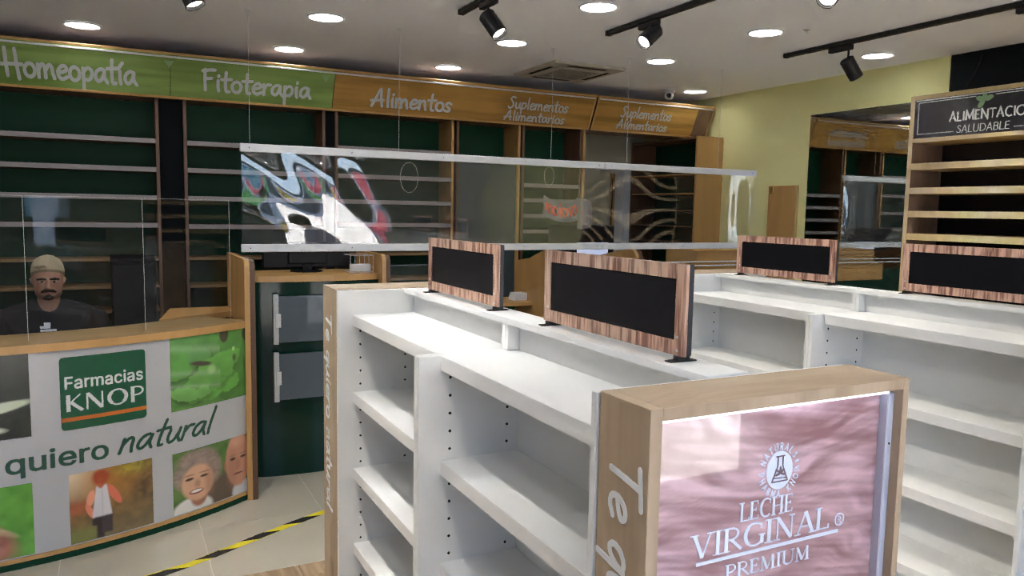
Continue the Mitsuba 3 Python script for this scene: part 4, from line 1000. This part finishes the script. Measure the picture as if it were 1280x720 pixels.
def track(x, y0, y1, label):
    k = thing('light_track', label, 'light track', 'black ceiling light tracks')
    part(k, 'rail', box(x - 0.018, x + 0.018, y0, y1, H - 0.028, H - 0.0005, 0.002), 'black_metal')
    part(k, 'end_cap', box(x - 0.0195, x + 0.0195, y1, y1 + 0.028, H - 0.03, H - 0.0005, 0.004), 'black_plastic')
track(0.30, 0.2, 3.95, 'black ceiling light track outside the top edge, over the curved counter')
track(1.735, 0.2, 4.03, 'black light track carrying the unlit spot, at the top centre')
track(2.705, 0.2, 4.03, 'black light track carrying the lit spot, right of the largest downlight')
track(4.105, 0.2, 3.955, 'long black light track running to the top right corner')

def spot_head(xt, yt, axis, label, on=1.0, drop=0.075, cut=26.0, stem_dy=0.06):
    a = np.array(axis, float); a /= np.linalg.norm(a)
    k = thing('track_spot', label, 'spotlight', 'black cylindrical track spots')
    part(k, 'adapter', box(xt - 0.017, xt + 0.017, yt - 0.085, yt + 0.085, H - 0.062, H - 0.0285, 0.004), 'black_plastic')
    piv = np.array([xt, yt - stem_dy, H - 0.062 - drop])
    part(k, 'stem', tube([(xt, yt - stem_dy, H - 0.062), piv], 0.0065, 10), 'black_metal')
    c0 = piv - a * 0.022
    R, L = 0.043, 0.135
    prof = [(0, 0), (R - 0.004, 0), (R, 0.004), (R, L), (R - 0.003, L), (R - 0.004, L - 0.016), (0.0, L - 0.016)]
    part(k, 'cylinder', lathe(prof, c0, a, 40), 'black_metal', smooth=35)
    f = lathe([(0, L - 0.0145), (R - 0.007, L - 0.0145), (R - 0.007, L - 0.0155), (0, L - 0.0155)], c0, a, 32)
    f = trimesh.creation.cylinder(radius=R - 0.0065, height=0.001, sections=32)
    M = trimesh.geometry.align_vectors([0, 0, 1], a); M[:3, 3] = c0 + a * (L - 0.0145); f.apply_transform(M)
    part(k, 'lens', f, 'lamp_face', 'glowing lens', emitter={'type': 'area', 'radiance': rgb(*(6.0 * c for c in (1.0, 0.94, 0.84)))})
    o = c0 + a * (L - 0.006)
    if on > 0:
        scene[k + '_beam'] = {'type': 'spot', 'to_world': T().look_at(origin=list(map(float, o)), target=list(map(float, o + a)), up=[0, 1, 0.01]), 'intensity': rgb(*(on * SPOT * c for c in (1.0, 0.93, 0.82))), 'cutoff_angle': cut, 'beam_width': cut * 0.5}
spot_head(0.30, 3.80, (0.38, -0.25, -0.95), 'black spot at the top edge above the word Fitoterapia, only its rim showing', 1.5, cut=38)
spot_head(1.735, 3.70, (0.33, -0.50, -0.75), 'black track spot at the top centre, tilted to the right', 0.4, cut=36, drop=0.055, stem_dy=0.0)
spot_head(2.705, 3.64, (-0.73, -0.12, -0.62), 'lit black track spot shining to the left, near the air conditioner', 0.12, drop=0.03, stem_dy=0.05)
spot_head(2.705, 2.42, (-0.70, -0.20, -0.66), 'lit black track spot cut off by the top edge, right of centre', 0.1)
spot_head(4.105, 3.52, (0.62, -0.10, -0.78), 'black track spot on the long track, its back to the viewer', 2.4, cut=44)
spot_head(4.105, 2.36, (0.55, 0.1, -0.8), 'black track spot cut off by the right edge', 2.4, cut=44)
for xt, yt, ax, on in ((0.30, 2.75, (0.38, -0.1, -0.95), 1.5), (0.30, 1.75, (0.40, 0.0, -0.95), 1.5), (0.30, 2.30, (-0.30, 0.62, -0.72), 0.5), (1.735, 2.60, (0.5, 0.0, -0.85), 0.35), (1.735, 1.60, (0.5, 0.0, -0.85), 0.35)):  # the spot tilted back and left is added to brighten the curved counter
    spot_head(xt, yt, ax, 'unseen black track spot on the ceiling outside the picture', on, cut=38)
for x, y, nm in ((3.677, 3.409, 'tiny ceiling hook right of the downlight beside the long track'),):
    one('ceiling_hook', lathe([(0, 0), (0.02, 0), (0.016, -0.005), (0.004, -0.006), (0.004, -0.02), (0, -0.021)], (x, y, H)), 'vent_beige', nm, 'hook')

# ------------------------------------------------------------------ warning tape on the floor
tp = np.array([(-0.25, 3.47), (0.132, 3.555), (0.30, 3.625), (0.609, 3.80), (0.95, 3.97)])
ss = np.concatenate([[0], np.cumsum(np.linalg.norm(np.diff(tp, axis=0), axis=1))])
def tape_pt(s):
    return np.stack([np.interp(s, ss, tp[:, 0]), np.interp(s, ss, tp[:, 1])], -1)
ft = thing('floor_tape', 'yellow and black warning tape stuck on the floor in front of the counter', 'tape')
def tape_quad(s0, s1, skew, w=0.024, z=0.0008, th=0.0006):
    n = 6
    pts = []
    for side, off in ((1, 0), (-1, skew)):
        q = np.linspace(s0 + off, s1 + off, n) if side == 1 else np.linspace(s1 + off, s0 + off, n)
        P = tape_pt(q); D = tape_pt(q + 0.01) - tape_pt(q - 0.01); D /= np.linalg.norm(D, axis=1, keepdims=True)
        pts += list(P + side * w * np.stack([-D[:, 1], D[:, 0]], 1))
    return prism_z(pts, z - th, z)
part(ft, 'strip', tape_quad(0.0, ss[-1], 0.0, 0.0245, 0.0008, 0.0006), 'tape_yellow')
s = 0.06
while s < ss[-1] - 0.2:
    part(ft, 'black_stripe', tape_quad(s, s + 0.125, 0.075, 0.0245, 0.0013, 0.0004), 'tape_black')
    s += 0.25

# ------------------------------------------------------------------ the man behind the counter
def hull(a, b, ra, rb, k=16):
    sa = m3.Manifold.sphere(ra, k).translate(list(map(float, a)))
    sb = m3.Manifold.sphere(rb, k).translate(list(map(float, b)))
    return m3.Manifold.batch_hull([sa, sb])
def hulls(pts, k=16):
    return m3.Manifold.batch_hull([m3.Manifold.sphere(float(r), k).translate([float(x), float(y), float(z)]) for x, y, z, r in pts])
def to_tri(man, edge=0.012, it=8):
    man = man.refine_to_length(edge)
    q = man.to_mesh()
    m = trimesh.Trimesh(np.array(q.vert_properties[:, :3]), np.array(q.tri_verts), process=True)
    trimesh.smoothing.filter_taubin(m, lamb=0.5, nu=0.53, iterations=it)
    return m
PM = trimesh.transformations.rotation_matrix(math.radians(4), [0, 0, 1])
PM[:3, 3] = [-0.325, 4.80, 0.0]
def per(m):
    m.apply_transform(PM)
    return m
man = thing('person', 'man in a beige backward cap and black shirt sitting behind the curved counter', 'person')
body = [hulls([(0, .018, 1.225, .074), (0, .035, 1.215, .074), (.012, -.03, 1.19, .052), (-.012, -.03, 1.19, .052), (.03, -.032, 1.145, .036), (-.03, -.032, 1.145, .036), (0, -.058, 1.112, .024), (.028, -.01, 1.125, .035), (-.028, -.01, 1.125, .035)]),
        hulls([(0, -.085, 1.188, .009), (0, -.104, 1.158, .0115), (.010, -.094, 1.153, .009), (-.010, -.094, 1.153, .009)]),
        hull((.068, .01, 1.178), (.072, .018, 1.192), .012, .013), hull((-.068, .01, 1.178), (-.072, .018, 1.192), .012, .013),
        hull((0, .02, 1.12), (0, .03, 1.02), .052, .058), hulls([(.06, .03, 1.0, .05), (-.06, .03, 1.0, .05), (0, .03, 1.03, .05)]),
        hulls([(.15, .03, .955, .062), (-.15, .03, .955, .062), (.09, .0, .84, .105), (-.09, .0, .84, .105)]),
        hulls([(.09, .0, .84, .105), (-.09, .0, .84, .105), (.08, .02, .62, .115), (-.08, .02, .62, .115), (.09, .03, .55, .115), (-.09, .03, .55, .115)])]
for sx in (1, -1):
    body += [hull((.09 * sx, .02, .55), (.12 * sx, -.40, .54), .085, .060), hull((.12 * sx, -.40, .54), (.12 * sx, -.38, .10), .056, .042),
             hulls([(.12 * sx, -.38, .06, .042), (.125 * sx, -.52, .035, .032), (.12 * sx, -.36, .04, .036)]),
             hull((.195 * sx, .03, .945), (.245 * sx, -.02, .70), .056, .044), hull((.245 * sx, -.02, .70), (.14 * sx, -.23, .655), .042, .028)]
    hx, hy, hz = .125 * sx, -.27, .645
    body.append(hulls([(.14 * sx, -.235, .653, .026), (.150 * sx, -.30, .640, .016), (.105 * sx, -.30, .640, .016), (.145 * sx, -.315, .636, .013), (.110 * sx, -.315, .636, .013)]))
    for q, (fx, L) in enumerate(((.152, .052), (.138, .066), (.124, .070), (.109, .062))):
        a, b, c = (fx * sx, -.315, .637), (fx * sx, -.315 - L * .6, .632), (fx * sx, -.315 - L, .615)
        body += [hull(a, b, .0095, .009, 10), hull(b, c, .009, .0075, 10)]
    body += [hull((.10 * sx, -.26, .645), (.075 * sx, -.295, .640), .012, .010, 10), hull((.075 * sx, -.295, .640), (.072 * sx, -.325, .632), .010, .008, 10)]
B = m3.Manifold.batch_boolean(body, m3.OpType.Add)
part(man, 'body', per(to_tri(B, 0.011, 6)), 'skin', smooth=True)
sh = [hulls([(.17, .03, .975, .075), (-.17, .03, .975, .075), (.095, .0, .84, .116), (-.095, .0, .84, .116)]), hulls([(.075, .035, 1.035, .046), (-.075, .035, 1.035, .046), (.168, .03, .982, .068), (-.168, .03, .982, .068)]),
      hulls([(.095, .0, .84, .116), (-.095, .0, .84, .116), (.085, .02, .62, .127), (-.085, .02, .62, .127), (.09, .03, .56, .125), (-.09, .03, .56, .125)])]
for sx in (1, -1):
    sh.append(hull((.212 * sx, .03, .96), (.25 * sx, -.01, .76), .072, .064))
part(man, 'shirt', per(to_tri(m3.Manifold.batch_boolean(sh, m3.OpType.Add), 0.014, 8)), 'shirt_black', smooth=True)
bd = cat(shape_mesh(shapely.box(-.03, .020, .018, .034).union(shapely.box(-.012, .034, .018, .052)), .001), shape_mesh(shapely.box(-.03, .004, .045, .016), .001))
part(man, 'shirt_print', per(on_frame(bd, [-.015, -.1235, .925], [1, 0, 0], [0, 0, 1], [0, -1, 0])), 'rail_white', 'small white print on the chest')
tr = []
for sx in (1, -1):
    tr += [hull((.09 * sx, .02, .55), (.12 * sx, -.40, .54), .095, .068), hull((.12 * sx, -.40, .54), (.12 * sx, -.38, .13), .066, .054)]
part(man, 'trousers', per(to_tri(m3.Manifold.batch_boolean(tr, m3.OpType.Add), 0.016, 5)), 'denim_dark', smooth=True)
for sx in (1, -1):
    part(man, 'shoe', per(to_tri(hulls([(.12 * sx, -.37, .055, .05), (.125 * sx, -.53, .04, .038), (.12 * sx, -.35, .045, .043)]), 0.014, 4)), 'black_plastic', smooth=True)
dome = to_tri(hulls([(0, .02, 1.238, .080), (0, .042, 1.230, .080), (0, .03, 1.246, .078)]), 0.008, 4)
dome = dome.slice_plane([0, -.07, 1.242], [0, .42, 1.0], cap=True)
cp = part(man, 'cap', per(dome), 'cap_beige', 'beige cap worn backward', smooth=40)
band = to_tri(hulls([(0, .02, 1.238, .0825), (0, .042, 1.230, .0825), (0, .03, 1.240, .0815)]), 0.008, 4)
band = band.slice_plane([0, -.07, 1.242], [0, .42, 1.0], cap=True).slice_plane([0, -.07, 1.256], [0, -.42, -1.0], cap=True)
part(cp, 'band', per(band), 'cap_brown', smooth=40)
part(cp, 'strap_mark', per(cat(*[trimesh.creation.icosphere(2, 0.009).apply_transform(trimesh.transformations.compose_matrix(scale=[1.6, .4, .8], translate=[-.045 + q * .024, -.0585 - .004 * q, 1.262 + .004 * q])) for q in range(2)])), 'cap_brown', smooth=True)
vis = hulls([(.05, .11, 1.19, .010), (-.05, .11, 1.19, .010), (.045, .17, 1.165, .006), (-.045, .17, 1.165, .006)])
part(cp, 'visor', per(to_tri(vis, 0.01, 3)), 'cap_brown', smooth=True)
hairm = to_tri(hulls([(0, .035, 1.215, .0775), (0, .05, 1.19, .070), (.02, .055, 1.15, .045), (-.02, .055, 1.15, .045)]), 0.009, 3)
hairm = hairm.slice_plane([0, .012, 1.2], [0, 1, -.15], cap=True)
part(man, 'hair', per(hairm), 'hair_dark', smooth=40)
for sx in (1, -1):
    ey = trimesh.creation.icosphere(2, 0.0125); ey.apply_scale([1.05, .5, .52]); ey.apply_translation([.0285 * sx, -.0755, 1.187])
    e = part(man, 'eye', per(ey), 'eye_white', smooth=True)
    ir = trimesh.creation.icosphere(2, 0.0062); ir.apply_scale([.95, .5, .9]); ir.apply_translation([.0285 * sx, -.0808, 1.1868])
    part(e, 'iris', per(ir), 'hair_dark', smooth=True)
    part(man, 'eyebrow', per(to_tri(hulls([(.012 * sx, -.083, 1.2005, .005), (.03 * sx, -.081, 1.2035, .0052), (.050 * sx, -.069, 1.199, .004)], 10), 0.004, 2)), 'hair_dark', smooth=True)
part(man, 'moustache', per(to_tri(m3.Manifold.batch_boolean([hulls([(0, -.090, 1.141, .0075), (.022, -.082, 1.139, .0068), (.032, -.072, 1.132, .005)], 10), hulls([(0, -.090, 1.141, .0075), (-.022, -.082, 1.139, .0068), (-.032, -.072, 1.132, .005)], 10)], m3.OpType.Add), 0.005, 2)), 'hair_dark', smooth=True)
part(man, 'beard', per(to_tri(hulls([(0, -.076, 1.100, .0115), (.014, -.072, 1.103, .010), (-.014, -.072, 1.103, .010), (0, -.081, 1.115, .006)], 10), 0.005, 2)), 'hair_dark', smooth=True)
part(man, 'lips', per(to_tri(hulls([(.016, -.081, 1.1285, .0038), (-.016, -.081, 1.1285, .0038), (0, -.0865, 1.1285, .0052)], 10), 0.004, 1)), 'lip', smooth=True)
st = thing('stool', 'dark stool under the seated man', 'stool')
part(st, 'seat', lathe([(0, .385), (.19, .385), (.20, .40), (.19, .425), (0, .432)], (-.325, 4.83, 0)), 'charcoal', smooth=40)
part(st, 'column', tube([(-.325, 4.83, 0.03), (-.325, 4.83, 0.386)], 0.025, 14), 'steel')
part(st, 'base', lathe([(0, 0), (.2, 0), (.2, .012), (.05, .03), (0, .03)], (-.325, 4.83, 0)), 'steel')
